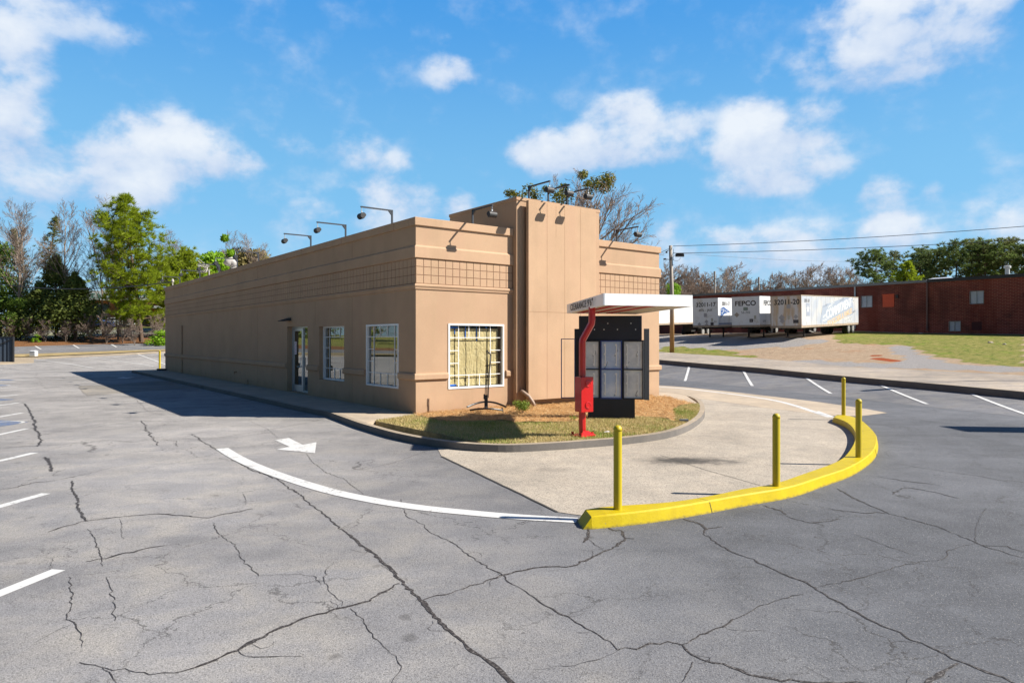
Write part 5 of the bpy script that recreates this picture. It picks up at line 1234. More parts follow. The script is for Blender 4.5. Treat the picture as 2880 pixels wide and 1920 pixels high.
wire('overhead_wire', W_(1887, 697, 57), W_(1500, 560+260, 70), .5, .02, 'short wire from the utility pole back towards the tan wall')
wire('service_cable', W_(-160, 765, 60), P0+BLD.matrix_basis.to_3x3() @ Vector((.15, 31.8, HP+.3)), .9, .035, 'black service cable from the left side to the end of the parapet')
for u, v0, v1, lab in ((2010, 763, 830, 'taller of two bare poles above the warehouse roof'), (2134, 779, 828, 'shorter of two bare poles above the warehouse roof')):
    y = 112; p = px(u, 900)*y; t = thing('utility_pole', lab, 'utility pole', (p.x, p.y, 3), 0)
    h = zp(Vector((0, y, 0)), v0)-3
    b = MB(); b.tube([(0, 0, -.5), (0, 0, h)], [.2, .15], 8); b.build('pole', M_wood, t)
    b = MB(); b.tube([(-.2, -.25, h-1.3), (.7, -.25, h-1.2)], .05, 6); b.build('cross_arm', M_blk, t)
    wire('overhead_wire', W_(u, v0+14, 112), W_(u-170, v0+26, 118), .8, .02, 'faint wire leading left from the '+lab.split(' of')[0]+' bare pole')

# ---------------------------------------------------------------- enclosure at the left edge
ex_ = on_w(-6, 50.6); ez = T(ex_.x, ex_.y)
fy = on_w(36, 50.0); t = thing('enclosure_fence', 'dark corrugated metal screen fence of the bin enclosure', 'fence', (fy.x, fy.y, .15), R(8))
b = MB(); M_fence = mat('dark_corrugated', (.035, .05, .075), .45, .3)
H_ = (1005-932)*fy.y/1920
n = 16; vs = []
for i in range(n*4+1):
    x = -i*.15/2; y = (0, .0, .05, .05)[i % 4]; vs += [(x, y, 0), (x, y, H_)]
b.add(vs, [(2*i, 2*i+1, 2*i+3, 2*i+2) for i in range(n*4)]); b.build('panel', M_fence, t)
b = MB(); b.box(.01, -.07, -.1, .09, .07, H_+.05); b.build('post', M_blk, t); b = MB(); b.tube([(0, -.06, H_-.1), (-2.0, -.06, H_*.45)], .035, 5); b.box(-4.8, -.03, H_, 0, .09, H_+.05); b.build('brace', M_blk, t)
b = MB(); b.add([], []); P = [on_w(-150, 47), on_w(95, 49.3), on_w(95, 52.4), on_w(-150, 52.4)]
vs = [(p.x, p.y, z) for p in P for z in (-.2,)]+[(p.x, p.y, T(p.x, p.y)+.05) for p in P]
b.add(vs, [(4,5,6,7), (0,1,5,4), (1,2,6,5), (2,3,7,6), (3,0,4,7)]); b.build('enclosure_pad_pavement', M_padconc, kind='structure')
q = on_w(95, 53.6); b = MB(); b.box(-.22, -.2, -.1, .22, .2, .42); b.add([(-.24, -.22, .42), (.24, -.22, .42), (.24, .22, .42), (-.24, .22, .42), (-.12, -.1, .5), (.12, -.1, .5), (.12, .1, .5), (-.12, .1, .5)], [(0,1,5,4), (1,2,6,5), (2,3,7,6), (3,0,4,7), (4,5,6,7)])
o = b.build('utility_box', mat('pale_utility_box', (.5, .52, .55), .5)); o.location = (q.x, q.y, T(q.x, q.y)+.05); tag(o, 'small white utility box on the dry grass verge near the bin enclosure', 'utility box')

# ---------------------------------------------------------------- brick shop seen through the trees at the left
y = 112; bx0, bx1 = px(215, 0).x*y, px(640, 0).x*y; gz = 4.2
t = thing('brick_shop', 'orange brick shop with a white fascia seen through the trees', 'building', (bx0, y, gz))
L_ = bx1-bx0; rz_ = zp(Vector((0, y, 0)), 818)-gz
M_obrick = brick_mat('orange_brick', (.34, .11, .045), (.28, .085, .035), (.34, .2, .13))
b = MB(); b.box(0, 0, -2.5, L_, 14, rz_-1.6); b.build('wall', M_obrick, t)
b = MB(); b.box(-.5, -.8, rz_-1.55, L_+.5, 14.2, rz_); b.build('fascia', M_white, t)
M_gl = mat('green_letters', (.02, .16, .10), .6); b = MB(); rg = random.Random(2)
for k in range(22):
    x = 3+k*.95+(1.2 if k % 6 == 5 else 0); b.box(x, -.83, rz_-1.15, x+.16, -.81, rz_-.45)
    for z in rg.sample([rz_-1.15, rz_-.85, rz_-.6], 2): b.box(x+.16, -.83, z, x+.6, -.81, z+.13)
b.build('fascia_band', M_gl, t)
for x in (2.5, 7, 14, 19):
    b = MB(); b.box(x, -.06, .6, x+2.8, -.005, rz_-2.2); b.build('window', mat('shop_glass', (.05, .06, .08), .2), t)
b = MB(); b.box(10.5, -.1, -.2, 12.5, -.006, 2.6); b.build('door', M_blk, t)
b = MB(); b.box(12, -1.5, rz_-2.9, 21, -.07, rz_-2.5); b.build('awning', M_white, t)
# parked vehicle by the shop
M_bluecar = mat('blue_car_paint', (.03, .08, .30), .3, coat=.4)
def car(loc, rz, m, label):
    t = thing('parked_car', label, 'car', loc, rz)
    prof = [(-2.2, .35), (-2.25, .75), (-2.1, .95), (-1.5, 1.0), (-.9, 1.42), (.5, 1.45), (1.15, 1.0), (2.0, .88), (2.2, .7), (2.2, .35)]
    b = MB(); n = len(prof)
    vs = [(x, -.88 if z < 1.1 else -.68, z) for x, z in prof]+[(x, .88 if z < 1.1 else .68, z) for x, z in prof]
    b.add(vs, [(i, i+1, n+i+1, n+i) for i in range(n-1)]+[(n-1, 0, n, 2*n-1), tuple(range(n)), tuple(range(n, 2*n))[::-1]]); fixn(b.build('body', m, t, bevel=.04))
    b = MB()
    for s in (-1, 1): b.add([(-1.3, s*.865, 1.04), (1.0, s*.865, 1.04), (.45, s*.70, 1.4), (-.85, s*.70, 1.4)], [(0,1,2,3)])
    b.build('side_glass', mat('car_glass', (.02, .025, .03), .1), t)
    for x in (-1.4, 1.35):
        for s in (-1, 1):
            a = MB(); a.lathe([(.2, -.11), (.33, -.1), (.33, .1), (.2, .11)], 14, Matrix.Translation((x, s*.82, .33)) @ Matrix.Rotation(R(90), 4, 'X')); a.build('wheel', M_tyre, t)
    return t
p = px(272, 900)*98; car(Vector((p.x, 98, T(p.x, 98)+.05)), R(10), M_bluecar, 'blue car parked in front of the brick shop, seen between the trees')
p = px(330, 900)*101; car(Vector((p.x, 101, T(p.x, 101)+.05)), R(8), M_white, 'white car parked in front of the brick shop, seen between the trees')

# ---------------------------------------------------------------- two poles just outside the right edge whose shadows fall into view
t = thing('road_sign', 'tall sign on one pole standing just outside the right edge of the lot view', 'sign', (19.9, 15.95, -.15))
b = MB(); b.tube([(0, 0, -.2), (0, 0, 6.6)], .09, 10); b.build('pole', M_rooft, t)
b = MB(); b.box(-.1, -.55, 5.4, .1, .55, 7.2); b.build('panel', M_white, t)
t = thing('lamp_pole', 'slim metal lot light pole standing beyond the right edge of the parking row', 'lamp post', (26.0, 26.3, .2))
b = MB(); b.tube([(0, 0, -.4), (0, 0, 8.6)], [.12, .07], 10); b.build('pole', M_rooft, t)
b = MB(); b.box(-.9, -.2, 8.55, .1, .2, 8.75); b.build('lamp_head', M_rooft, t)
# ---------------------------------------------------------------- planted bed: turf, pine straw, shrub
def leaf_mat(name, col, var=.35, trans=.25, rough=.6):
    def f(t):
        n = t.n('ShaderNodeNewGeometry').outputs['Random Per Island']
        n2 = t.noise(t.pos, .8, 3, .6)
        k = t.m('ADD', t.m('MULTIPLY', n, .6), t.m('MULTIPLY', n2, .4))
        c = t.mix(k, tuple(x*(1-var) for x in col), tuple(x*(1+var) for x in col))
        t.nt.links.new(c, t.b.inputs['Base Color']); t.b.inputs['Roughness'].default_value = rough; t.b.inputs['Specular IOR Level'].default_value = .25
        if trans:
            tb = t.n('ShaderNodeBsdfTranslucent', {'Color': c}); mx = t.n('ShaderNodeMixShader', {0: trans, 1: t.b.outputs[0], 2: tb.outputs[0]}); t.nt.links.new(mx.outputs[0], t.o.inputs[0])
    return mat(name, build=f)
def blade_obj(name, pts, mats, h, wd, lean, flat, seed, pick, parent=None, **tags):
    "many thin triangles; pts list of (x, y, z)"
    r = np.random.default_rng(seed); P = np.array(pts); n = len(P)
    a = r.uniform(0, 2*np.pi, n); hh = h*r.uniform(.5, 1.3, n); w = wd*r.uniform(.6, 1.4, n); le = lean*r.uniform(0, 1, n)*hh; b_ = r.uniform(0, 2*np.pi, n)
    p0 = P+np.stack([np.cos(a)*w, np.sin(a)*w, np.zeros(n)], 1); p1 = P-np.stack([np.cos(a)*w, np.sin(a)*w, np.zeros(n)], 1)
    up = hh*(0.0 if flat else 1.0)
    if flat: le = hh; up = r.uniform(-.02, .06, n)
    p2 = P+np.stack([np.cos(b_)*le, np.sin(b_)*le, up], 1)
    V = np.stack([p0, p1, p2], 1).reshape(-1, 3); F = np.arange(3*n).reshape(-1, 3)
    me = bpy.data.meshes.new(name); me.from_pydata(V.tolist(), [], F.tolist())
    for m in mats: me.materials.append(m)
    me.polygons.foreach_set('material_index', pick(P, r).astype(int)); me.update()
    o = bpy.data.objects.new(name, me); C.objects.link(o)
    for k, v in tags.items(): o[k] = v
    return o
def scatter(poly, n, seed, test=None):
    r = random.Random(seed); xs = [p.x for p in poly]; ys = [p.y for p in poly]; out = []; P = [(p.x, p.y) for p in poly]
    while len(out) < n:
        x, y = r.uniform(min(xs), max(xs)), r.uniform(min(ys), max(ys))
        if inpoly(x, y, P) and (test is None or test(x, y, r)): out.append((x, y, 0.0))
    return out
mulchP = [(p.x, p.y) for p in mulch]
M_g1 = leaf_mat('turf_straw', (.52, .42, .20), .3, .2); M_g2 = leaf_mat('turf_green', (.22, .29, .05), .35, .25); M_g3 = leaf_mat('turf_olive', (.36, .34, .11), .3, .2)
from mathutils import noise as mn
def turf_pick(P, r):
    out = np.zeros(len(P))
    for i, p in enumerate(P):
        g = mn.noise(Vector((p[0]*.8, p[1]*.8, 1.0)))+.25*mn.noise(Vector((p[0]*4, p[1]*4, 3)))
        # the kerb-side rim and the far tip hold more green
        edge = (Vector((p[0], p[1], 0))-Vector((2.0, 13.6, 0))).length
        g += .32 if (p[0] > 4.6 or edge < 1.6 or (p[1] < 14.9 and p[0] < .6)) else 0
        q = r.random()
        out[i] = 1 if q < .10+g*.8 else (2 if q < .36+g*.8 else 0)
    return out
tp = scatter(bed, 52000, 11, lambda x, y, r: not inpoly(x, y, mulchP) and y < 22)
blade_obj('grass', tp, [M_g1, M_g2, M_g3], .045, .0055, .9, False, 1, turf_pick, kind='stuff')
tp = [(p[0], p[1], 0.0) for p in scatter(mulch, 1500, 12, lambda x, y, r: mn.noise(Vector((x*1.2, y*1.2, 0))) > .25)]
M_s1 = leaf_mat('pine_straw_tan', (.58, .36, .15), .35, .1); M_s2 = leaf_mat('pine_straw_rust', (.42, .21, .075), .35, .1); M_s3 = leaf_mat('pine_straw_pale', (.64, .48, .26), .25, .1)
r_ = random.Random(8); sp = []
for x, y, z in scatter(mulch, 46000, 13): 
    m_ = mn.noise(Vector((x*2.2, y*2.2, 5)))*.035+mn.noise(Vector((x*7, y*7, 5)))*.02
    sp.append((x, y, .035+m_+r_.uniform(-.015, .02)))
blade_obj('pine_straw_litter', sp, [M_s1, M_s2, M_s3], .12, .0045, .9, True, 2, lambda P, r: r.choice([0, 0, 1, 1, 2], len(P)), kind='stuff')
# lumpy straw mound under the loose needles
def mound():
    xs = [p.x for p in mulch]; ys = [p.y for p in mulch]; st = .12; V = []; F = []; idx = {}
    def vid(i, j):
        if (i, j) not in idx:
            x, y = i*st, j*st; idx[(i, j)] = len(V); V.append((x, y, .02+mn.noise(Vector((x*2.2, y*2.2, 5)))*.035+mn.noise(Vector((x*7, y*7, 5)))*.02))
        return idx[(i, j)]
    for i in range(int(min(xs)/st)-1, int(max(xs)/st)+1):
        for j in range(int(min(ys)/st)-1, int(max(ys)/st)+1):
            if inpoly((i+.5)*st, (j+.5)*st, mulchP): F.append((vid(i, j), vid(i+1, j), vid(i+1, j+1), vid(i, j+1)))
    me = bpy.data.meshes.new('mound'); me.from_pydata(V, [], F); me.materials.append(mat('straw_base', (.40, .24, .10), .95, var=.4, vscale=9, bump=.8, bscale=60)); me.polygons.foreach_set('use_smooth', [True]*len(F))
    o = bpy.data.objects.new('straw_mulch_ground', me); C.objects.link(o); o['kind'] = 'structure'
mound()
def leafball(b, c, rad, n, size, r, squash=.8, tri=False, zmin=-9):
    for _ in range(n):
        d = Vector((r.gauss(0, 1), r.gauss(0, 1), r.gauss(0, 1))).normalized(); q = rad*(r.random()**.4)
        p = c+Vector((d.x*q, d.y*q, d.z*q*squash))
        if p.z < zmin: continue
        a = Vector((r.gauss(0, 1), r.gauss(0, 1), r.gauss(0, 1))).normalized(); e = a.cross(d).normalized() if abs(a.dot(d)) < .99 else Vector((1, 0, 0)); s = size*r.uniform(.6, 1.3)
        b.add([p-a*s, p+e*s*.5, p+a*s, p-e*s*.5], [(0,1,2,3)])
M_bark = mat('bark_grey_brown', (.17, .13, .10), .9, var=.3, vscale=5); M_barkp = mat('pine_bark', (.10, .065, .045), .9, var=.3, vscale=5); M_twig = mat('bare_twig', (.20, .15, .12), .9); M_twigr = mat('bare_twig_brown', (.29, .215, .165), .9); M_barkl = mat('pale_bark', (.30, .24, .19), .9, var=.25, vscale=3)
t = thing('shrub', 'small round light green shrub in the pine straw beside the tan tower', 'shrub', (.30, 19.1, .02))
r_ = random.Random(6); b = MB()
for k in range(14):
    a = r_.uniform(0, 6.28); q = r_.uniform(.05, .22); leafball(b, Vector((math.cos(a)*q, math.sin(a)*q, r_.uniform(.12, .30))), .13, 75, .024, r_)
b.build('foliage', leaf_mat('boxwood_leaf', (.17, .23, .03), .5, .25), t)
b = MB(); [b.tube([(0, 0, -.05), (r_.uniform(-.15, .15), r_.uniform(-.15, .15), .25)], .008, 4) for _ in range(6)]; b.build('stem', M_bark, t)
t = thing('weed', 'small green weed tuft in the pine straw between the shrub and the red post', 'weed', (1.55, 17.4, .03))
b = MB(); leafball(b, Vector((0, 0, .05)), .12, 70, .022, r_, .5); b.build('leaf_rosette', M_g2, t)
for k, (x, y, s) in enumerate(((.95, 16.1, 0), )):
    pass
b = MB(); c0 = gp(*A3(1130, 1268), .02) if False else gp(1560+1140*.3189, 780+1266*.3189, .02)
b.box(-.11, -.05, 0, .11, .05, .05); o = b.build('ground_spotlight', M_side, bevel=.01); o.location = c0; tag(o, 'small flat grey ground light in the turf near the right end of the bed', 'ground light')
c0 = gp(1560+460*.3189, 780+1370*.3189, .02); b = MB(); b.add([(-.07, -.03, .01), (.02, -.05, .02), (.08, .01, .015), (.03, .05, .03), (-.05, .04, .01)], [(0,1,2,3,4)]); o = b.build('paper_scrap', M_white); o.location = (c0.x, c0.y, .03); tag(o, 'scrap of pale litter lying on the turf just right of the red post', 'litter')

# ---------------------------------------------------------------- trees
def limb(b, p, d, L, r0, r1, n, sides, r, wob=.12, up=.0):
    pts = [p.copy()]; rad = [r0]; q = p.copy(); d = d.normalized()
    for i in range(n):
        d = (d+Vector((r.gauss(0, wob), r.gauss(0, wob), r.gauss(0, wob)+up))).normalized(); q = q+d*(L/n); pts.append(q.copy()); rad.append(r0+(r1-r0)*(i+1)/n)
    b.tube(pts, rad, sides, cap=False); return pts, d
def side_dir(d, ang, r):
    a = Vector((r.gauss(0, 1), r.gauss(0, 1), r.gauss(0, 1))); a = (a-d*a.dot(d)).normalized(); return (d*math.cos(ang)+a*math.sin(ang)).normalized()
def bare_tree(seed, H=15, spread=.5, trunk_r=.18, stems=1, lean=(0, 0), low=.25, dens=1.0, tw=.013, curl=.10, upb=.06):
    r = random.Random(seed); tb = MB(); cb = MB()
    def grow(p, d, L, rad, lvl):
        pts, dd = limb(tb if lvl < 2 else cb, p, d, L, rad, rad*.45 if lvl else rad*.3, 5 if lvl < 2 else 3, 7 if lvl == 0 else (4 if lvl == 1 else 3), r, (curl if lvl < 3 else curl*.6) if lvl else curl*.6, upb if lvl else .02)
        if lvl >= 4: return
        nb = [int(13*dens), 8, 6, 4][lvl]
        for k in range(nb):
            f = (low if lvl == 0 else .2)+(1-(low if lvl == 0 else .2))*(k+r.random())/nb; f = min(f, .98)
            i = min(len(pts)-2, int(f*(len(pts)-1))); q = pts[i].lerp(pts[i+1], f*(len(pts)-1)-i)
            tang = (pts[i+1]-pts[i]).normalized(); ang = R(r.uniform(25, 52))*((spread+.5) if lvl == 0 else .85)
            sd = side_dir(tang, ang, r)
            if lvl < 2: sd = (sd+Vector((0, 0, .25))).normalized()
            ll = L*(r.uniform(.28, .48) if lvl == 0 else r.uniform(.4, .62))*(1.15-.6*f if lvl == 0 else 1.05-.35*f)
            grow(q, sd, ll*((spread*.8+.55) if lvl == 0 else .95), max(tw, rad*(1-.65*f)*.5), lvl+1)
    for s in range(stems):
        a = s*6.28/stems; d = Vector((lean[0]+.12*math.cos(a)*(stems > 1), lean[1]+.12*math.sin(a)*(stems > 1), 1))
        grow(Vector((0, 0, -.2)), d, H*(1-.06*s), trunk_r*(1 if stems == 1 else .75), 0)
    return tb, cb
def needle_tuft(b, c, d, L, n, w, r):
    for _ in range(n):
        a = Vector((r.gauss(0, 1), r.gauss(0, 1), r.gauss(0, 1))).normalized(); q = (d*.8+a*.85).normalized(); e = q.cross(Vector((r.random(), r.random(), r.random()))).normalized()*w
        b.add([c-e, c+e, c+q*L*r.uniform(.7, 1.15)], [(0,1,2)])
def pine_tree(seed, H=16, R0=4.0, low=.15, tufts=1.0, trunk_r=.22, top=.0, L=.42, shape='cone', per=16, w=.045):
    r = random.Random(seed); tb = MB(); nb = MB()
    pts, _ = limb(tb, Vector((0, 0, -.2)), Vector((0, 0, 1)), H, trunk_r, .03, 12, 8, r, .03)
    z = low*H; k = 0
    while z < H*.985:
        f = (z-low*H)/(H*(1-low))
        if shape == 'cone': rad = R0*(min(1, .55+f*1.5) if f < .3 else (1-((f-.3)/.7)**1.7)*.98+.06)
        else: rad = R0*math.sin(math.pi*min(1, .12+f*.86))**.7
        nbr = r.randint(3, 5) if shape == 'cone' else r.randint(2, 5)
        i = min(11, int(z/H*12)); base = pts[i].lerp(pts[i+1], z/H*12-i)
        for j in range(nbr):
            a = r.uniform(0, 6.28); rr_ = rad*r.uniform(.55, 1.12); d = Vector((math.cos(a), math.sin(a), .12+.55*f+r.uniform(-.15, .15)))
            bp, _ = limb(tb, base, d, rr_, .05*(1.3-f), .012, 4, 4, r, .10, .05)
            nt = max(3, int(rr_*3.6*tufts))
            for m in range(nt):
                ff = .30+.70*(m+r.random())/nt; ii = min(3, int(ff*4)); q = bp[ii].lerp(bp[min(4, ii+1)], ff*4-ii)
                off = Vector((r.gauss(0, .28), r.gauss(0, .28), r.gauss(0, .16)+.10))*(.5+.9*rad/4)
                if r.random() < .35: tb.tube([q, q+off], [.012, .006], 3, cap=False)
                needle_tuft(nb, q+off, (d.normalized()*.4+Vector((0, 0, .8))).normalized(), L, per, w, r)
        z += H*r.uniform(.018, .034)
    needle_tuft(nb, pts[-1], Vector((0, 0, 1)), L, per*2, w, r)
    return tb, nb
def tree_thing(name, label, cat, tb, cb, mt, mc, loc, rz, group, crown='crown'):
    t = thing(name, label, cat, loc, rz, group); tb.build('trunk', mt, t); cb.build(crown, mc, t, smooth=False); return t
def cedar(seed, H, R0, n=5200, size=.16, z0=.03):
    r = random.Random(seed); tb = MB(); nb = MB(); tb.tube([(0, 0, -.3), (0, 0, H*.9)], [.2, .03], 6)
    lumps = [(r.uniform(0, 6.28), r.random()**.8, r.uniform(.6, 1.25)) for _ in range(64)]
    for a, f, s in lumps:
        rad = R0*(1-f**1.25)*.95+.12; c = Vector((math.cos(a)*rad*.62, math.sin(a)*rad*.62, H*(z0+f*(1-z0)*.95)))
        leafball(nb, c, max(.45, rad*.62*s), n//64, size, r, .9+.5*f)
        tb.tube([(0, 0, max(.1, c.z-.6)), c], [.04, .015], 3)
    return tb, nb
def leafy(seed, H, R0, n, size, base=.3, lumps=26, squash=.8, trunk_r=.12):
    r = random.Random(seed); tb = MB(); nb = MB(); limb(tb, Vector((0, 0, -.3)), Vector((0, 0, 1)), H*.75, trunk_r, .04, 5, 6, r, .06)
    for k in range(lumps):
        a = r.uniform(0, 6.28); f = r.random(); e = math.sin(math.pi*(.15+.8*f)); q = R0*e*r.uniform(.3, .85)
        c = Vector((math.cos(a)*q, math.sin(a)*q, H*(base+(1-base)*f*.93)))
        limb(tb, Vector((0, 0, max(.3, c.z-q*.9))), c-Vector((0, 0, max(.3, c.z-q*.9))), (c-Vector((0, 0, max(.3, c.z-q*.9)))).length, .04, .01, 3, 3, r, .05)
        leafball(nb, c, R0*r.uniform(.22, .42), n//lumps, size, r, squash)
    return tb, nb
M_pine = leaf_mat('pine_needle_bright', (.27, .34, .022), .42, .4); M_pined = leaf_mat('pine_needle_dark', (.13, .18, .05), .5, .4); M_pineo = leaf_mat('pine_needle_olive', (.19, .21, .07), .45, .4)
M_cedar = leaf_mat('cedar_leaf', (.13, .165, .035), .7, .35); M_cedar2 = leaf_mat('broadleaf_dark', (.11, .18, .025), .6, .35); M_bright = leaf_mat('spring_leaf', (.20, .36, .015), .35, .4); M_olive = leaf_mat('olive_bud', (.20, .165, .06), .4, .2); M_mist = leaf_mat('mistletoe_leaf', (.15, .15, .02), .6, .3); M_rbud = leaf_mat('brown_bud', (.19, .12, .07), .4, .1)
def at(u, y, zoff=-.1): p = px(u, 900)*y; return Vector((p.x, y, T(p.x, y)+zoff))
def hgt(v, u, y): p = px(u, 900)*y; return zp(Vector((0, y, 0)), v)-T(p.x, y)
protos = {}; HT = {}
def put(key, make, u, v, y, Hproto, name, label, cat, mt, mc, rz, group, sx=1.0, crown='crown', zoff=-.1):
    H = hgt(v, u, y); s = H/Hproto
    if key not in protos:
        tb, cb = make(); zs = sorted(p[2] for p in cb.v); HT[key] = zs[int(len(zs)*.998)]; s = H/HT[key]; t = tree_thing(name, label, cat, tb, cb, mt, mc, at(u, y, zoff), rz, group, crown); protos[key] = t; t.scale = (s*sx, s*sx, s); return t
    s = H/HT[key]
    return dup(protos[key], at(u, y, zoff), rz, label, group, (s*sx, s*sx, s))
GL = 'trees along the back edge of the lot'; GB = 'bare trees beyond the warehouse'; GP = 'pines beyond the warehouse'
bare_a = lambda: bare_tree(21, 15, .42, .17, 1, (0, 0), .25, 1.25)
bare_b = lambda: bare_tree(22, 15, .5, .15, 2, (.02, 0), .25, 1.0)
bare_c = lambda: bare_tree(23, 12, .95, .22, 1, (0, 0), .18, 1.1, .016, .13, .03)
put('pine', lambda: pine_tree(5, 16, 5.6, .12, .75, .24, L=.62, per=30, w=.04), 398, 547, 74, 16, 'pine_tree', 'large bright green pine standing nearest the building end', 'pine tree', M_barkp, M_pine, .3, GL)
put('pine2', lambda: pine_tree(6, 10, 4.2, .1, 1.3, .16, L=.5, w=.05), 520, 700, 80, 10, 'pine_tree', 'lower green pine reaching behind the roof vent pipe', 'pine tree', M_barkp, M_pine, 1.3, GL)
put('thinpine', lambda: pine_tree(8, 15, 1.6, .42, .55, .16, L=.36), 112, 598, 79, 15, 'pine_tree', 'thin dark pine with sparse tufts between the bare trees', 'pine tree', M_barkp, M_pineo, 0, GL)
put('thinpine', None, 75, 640, 82, 15, 'pine_tree', 'thin sparse pine left of the other thin dark pine', 'pine tree', M_barkp, M_pineo, 2, GL, .9)
put('bareA', bare_a, 42, 560, 73, 15, 'bare_tree', 'bare pale-trunked tree nearest the left edge', 'bare tree', M_barkl, M_twig, 0, GL)
put('bareA', None, 72, 566, 80, 15, 'bare_tree', 'bare tree just left of the thin dark pine', 'bare tree', M_barkl, M_twig, 2.1, GL)
put('bareA', None, 183, 558, 76, 15, 'bare_tree', 'tall bare tree rising between the thin pine and the big pine', 'bare tree', M_barkl, M_twig, 4.0, GL)
put('bareB', bare_b, 290, 560, 77, 15, 'bare_tree', 'bare tree leaning against the left side of the big pine', 'bare tree', M_bark, M_twig, .6, GL)
put('bareB', None, 332, 590, 75, 15, 'bare_tree', 'dark multi-stemmed bare tree directly left of the big pine trunk', 'bare tree', M_bark, M_twig, 2.6, GL, .8)
put('bareB', None, 470, 640, 84, 15, 'bare_tree', 'thin bare tree right behind the big pine', 'bare tree', M_bark, M_twig, 3.6, GL, .9)
put('cedar', lambda: cedar(31, 10, 4.2, 11000, .17, .10), 158, 715, 76, 10, 'evergreen_tree', 'dense dark cone-shaped evergreen under the thin pine', 'evergreen', M_barkp, M_cedar, 0, GL)
put('cedar', None, 212, 765, 73.5, 10, 'evergreen_tree', 'broad dark evergreen right of the cone-shaped one', 'evergreen', M_barkp, M_cedar, 2.2, GL, 1.3)
put('cedar', None, 110, 790, 74, 10, 'evergreen_tree', 'low dark evergreen mass left of the cone-shaped one', 'evergreen', M_barkp, M_cedar, 4.2, GL, 1.4)
put('leafyd', lambda: leafy(33, 10, 3.4, 7000, .16, .12, 34), 4, 680, 75, 10, 'evergreen_tree', 'tall leafy green tree cut by the left edge of the view', 'evergreen', M_barkp, M_cedar2, 0, GL)
put('leafyd', None, 55, 835, 72.5, 10, 'evergreen_tree', 'low leafy green clump at the left, behind the metal fence', 'evergreen', M_barkp, M_cedar2, 3, GL, 1.5)
put('leafyd', None, -60, 700, 74, 10, 'evergreen_tree', 'leafy green tree just beyond the left edge', 'evergreen', M_barkp, M_cedar2, 1, GL)
bush = lambda: bare_tree(41, 4.0, .8, .05, 3, (0, 0), .08, .6, .012, .14, .03)
GS = 'bare brush under the trees at the back of the lot'
for k, (u, v, y, lab) in enumerate(((30, 890, 71, 'tangle of bare grey brush behind the metal fence'), (75, 885, 71.5, 'bare grey brush under the thin dark pine'), (185, 895, 71, 'bare brush at the foot of the broad dark evergreen'), (128, 895, 70.5, 'bare brush at the foot of the cone-shaped evergreen'), (255, 880, 72, 'thin bare saplings left of the blue parked car'), (300, 875, 71, 'thin bare saplings between the evergreen and the big pine'), (345, 870, 72, 'bare saplings left of the big pine trunk'), (440, 880, 72, 'bare saplings right of the big pine trunk'), (378, 892, 70, 'low bare brush beneath the big pine'))):
    put('brush', bush, u, v, y, 4.0, 'bare_shrub', lab, 'shrub', M_bark, M_twig, k*1.3, GS)
put('gbush', lambda: leafy(44, 1.3, .9, 1500, .07, .1, 12, .8, .03), 105, 936, 70, 1.3, 'green_shrub', 'small bright green shrub on the leaf litter behind the street stalls', 'shrub', M_bark, M_bright, 0, 'low green shrubs at the lot edge')
put('gbush', None, 455, 925, 71, 1.3, 'green_shrub', 'yellow-green shrub close to the end wall of the building', 'shrub', M_bark, M_bright, 1, 'low green shrubs at the lot edge', 1.6)
# behind the long roofline
put('bright', lambda: leafy(51, 8, 3.2, 7500, .17, .2, 30), 595, 708, 92, 8, 'leafy_tree', 'bright spring-green tree showing over the long roofline', 'leafy tree', M_bark, M_bright, 0, 'trees over the long roofline')
put('bright', None, 560, 745, 88, 8, 'leafy_tree', 'lower bright green tree next to the roof vent pipe', 'leafy tree', M_bark, M_bright, 2, 'trees over the long roofline')
put('sap', lambda: leafy(52, 8, 1.1, 1500, .14, .45, 14), 630, 658, 95, 8, 'leafy_tree', 'slim young green tree standing above the bright green one', 'leafy tree', M_bark, M_bright, 2, 'trees over the long roofline')
put('olive', lambda: leafy(53, 8, 3.6, 7000, .17, .2, 24), 672, 697, 100, 8, 'olive_tree_clump', 'rounded olive-brown tree over the roofline, left of its twin', 'budding tree', M_bark, M_olive, 0, 'trees over the long roofline')
put('olive', None, 722, 700, 102, 8, 'olive_tree_clump', 'rounded olive-brown tree furthest right over the long roofline', 'budding tree', M_bark, M_olive, 2, 'trees over the long roofline')
put('bareA', None, 655, 648, 98, 15, 'bare_tree', 'wispy bare tree above the left olive-brown tree', 'bare tree', M_barkl, M_twig, 1, 'trees over the long roofline', 1.2)
put('bareA', None, 690, 652, 99, 15, 'bare_tree', 'wispy bare tree above the gap of the olive-brown trees', 'bare tree', M_barkl, M_twig, 5, 'trees over the long roofline', 1.2)
put('bareA', None, 735, 680, 99, 15, 'bare_tree', 'wispy bare tree above the right olive-brown tree', 'bare tree', M_barkl, M_twig, 3, 'trees over the long roofline', 1.2)
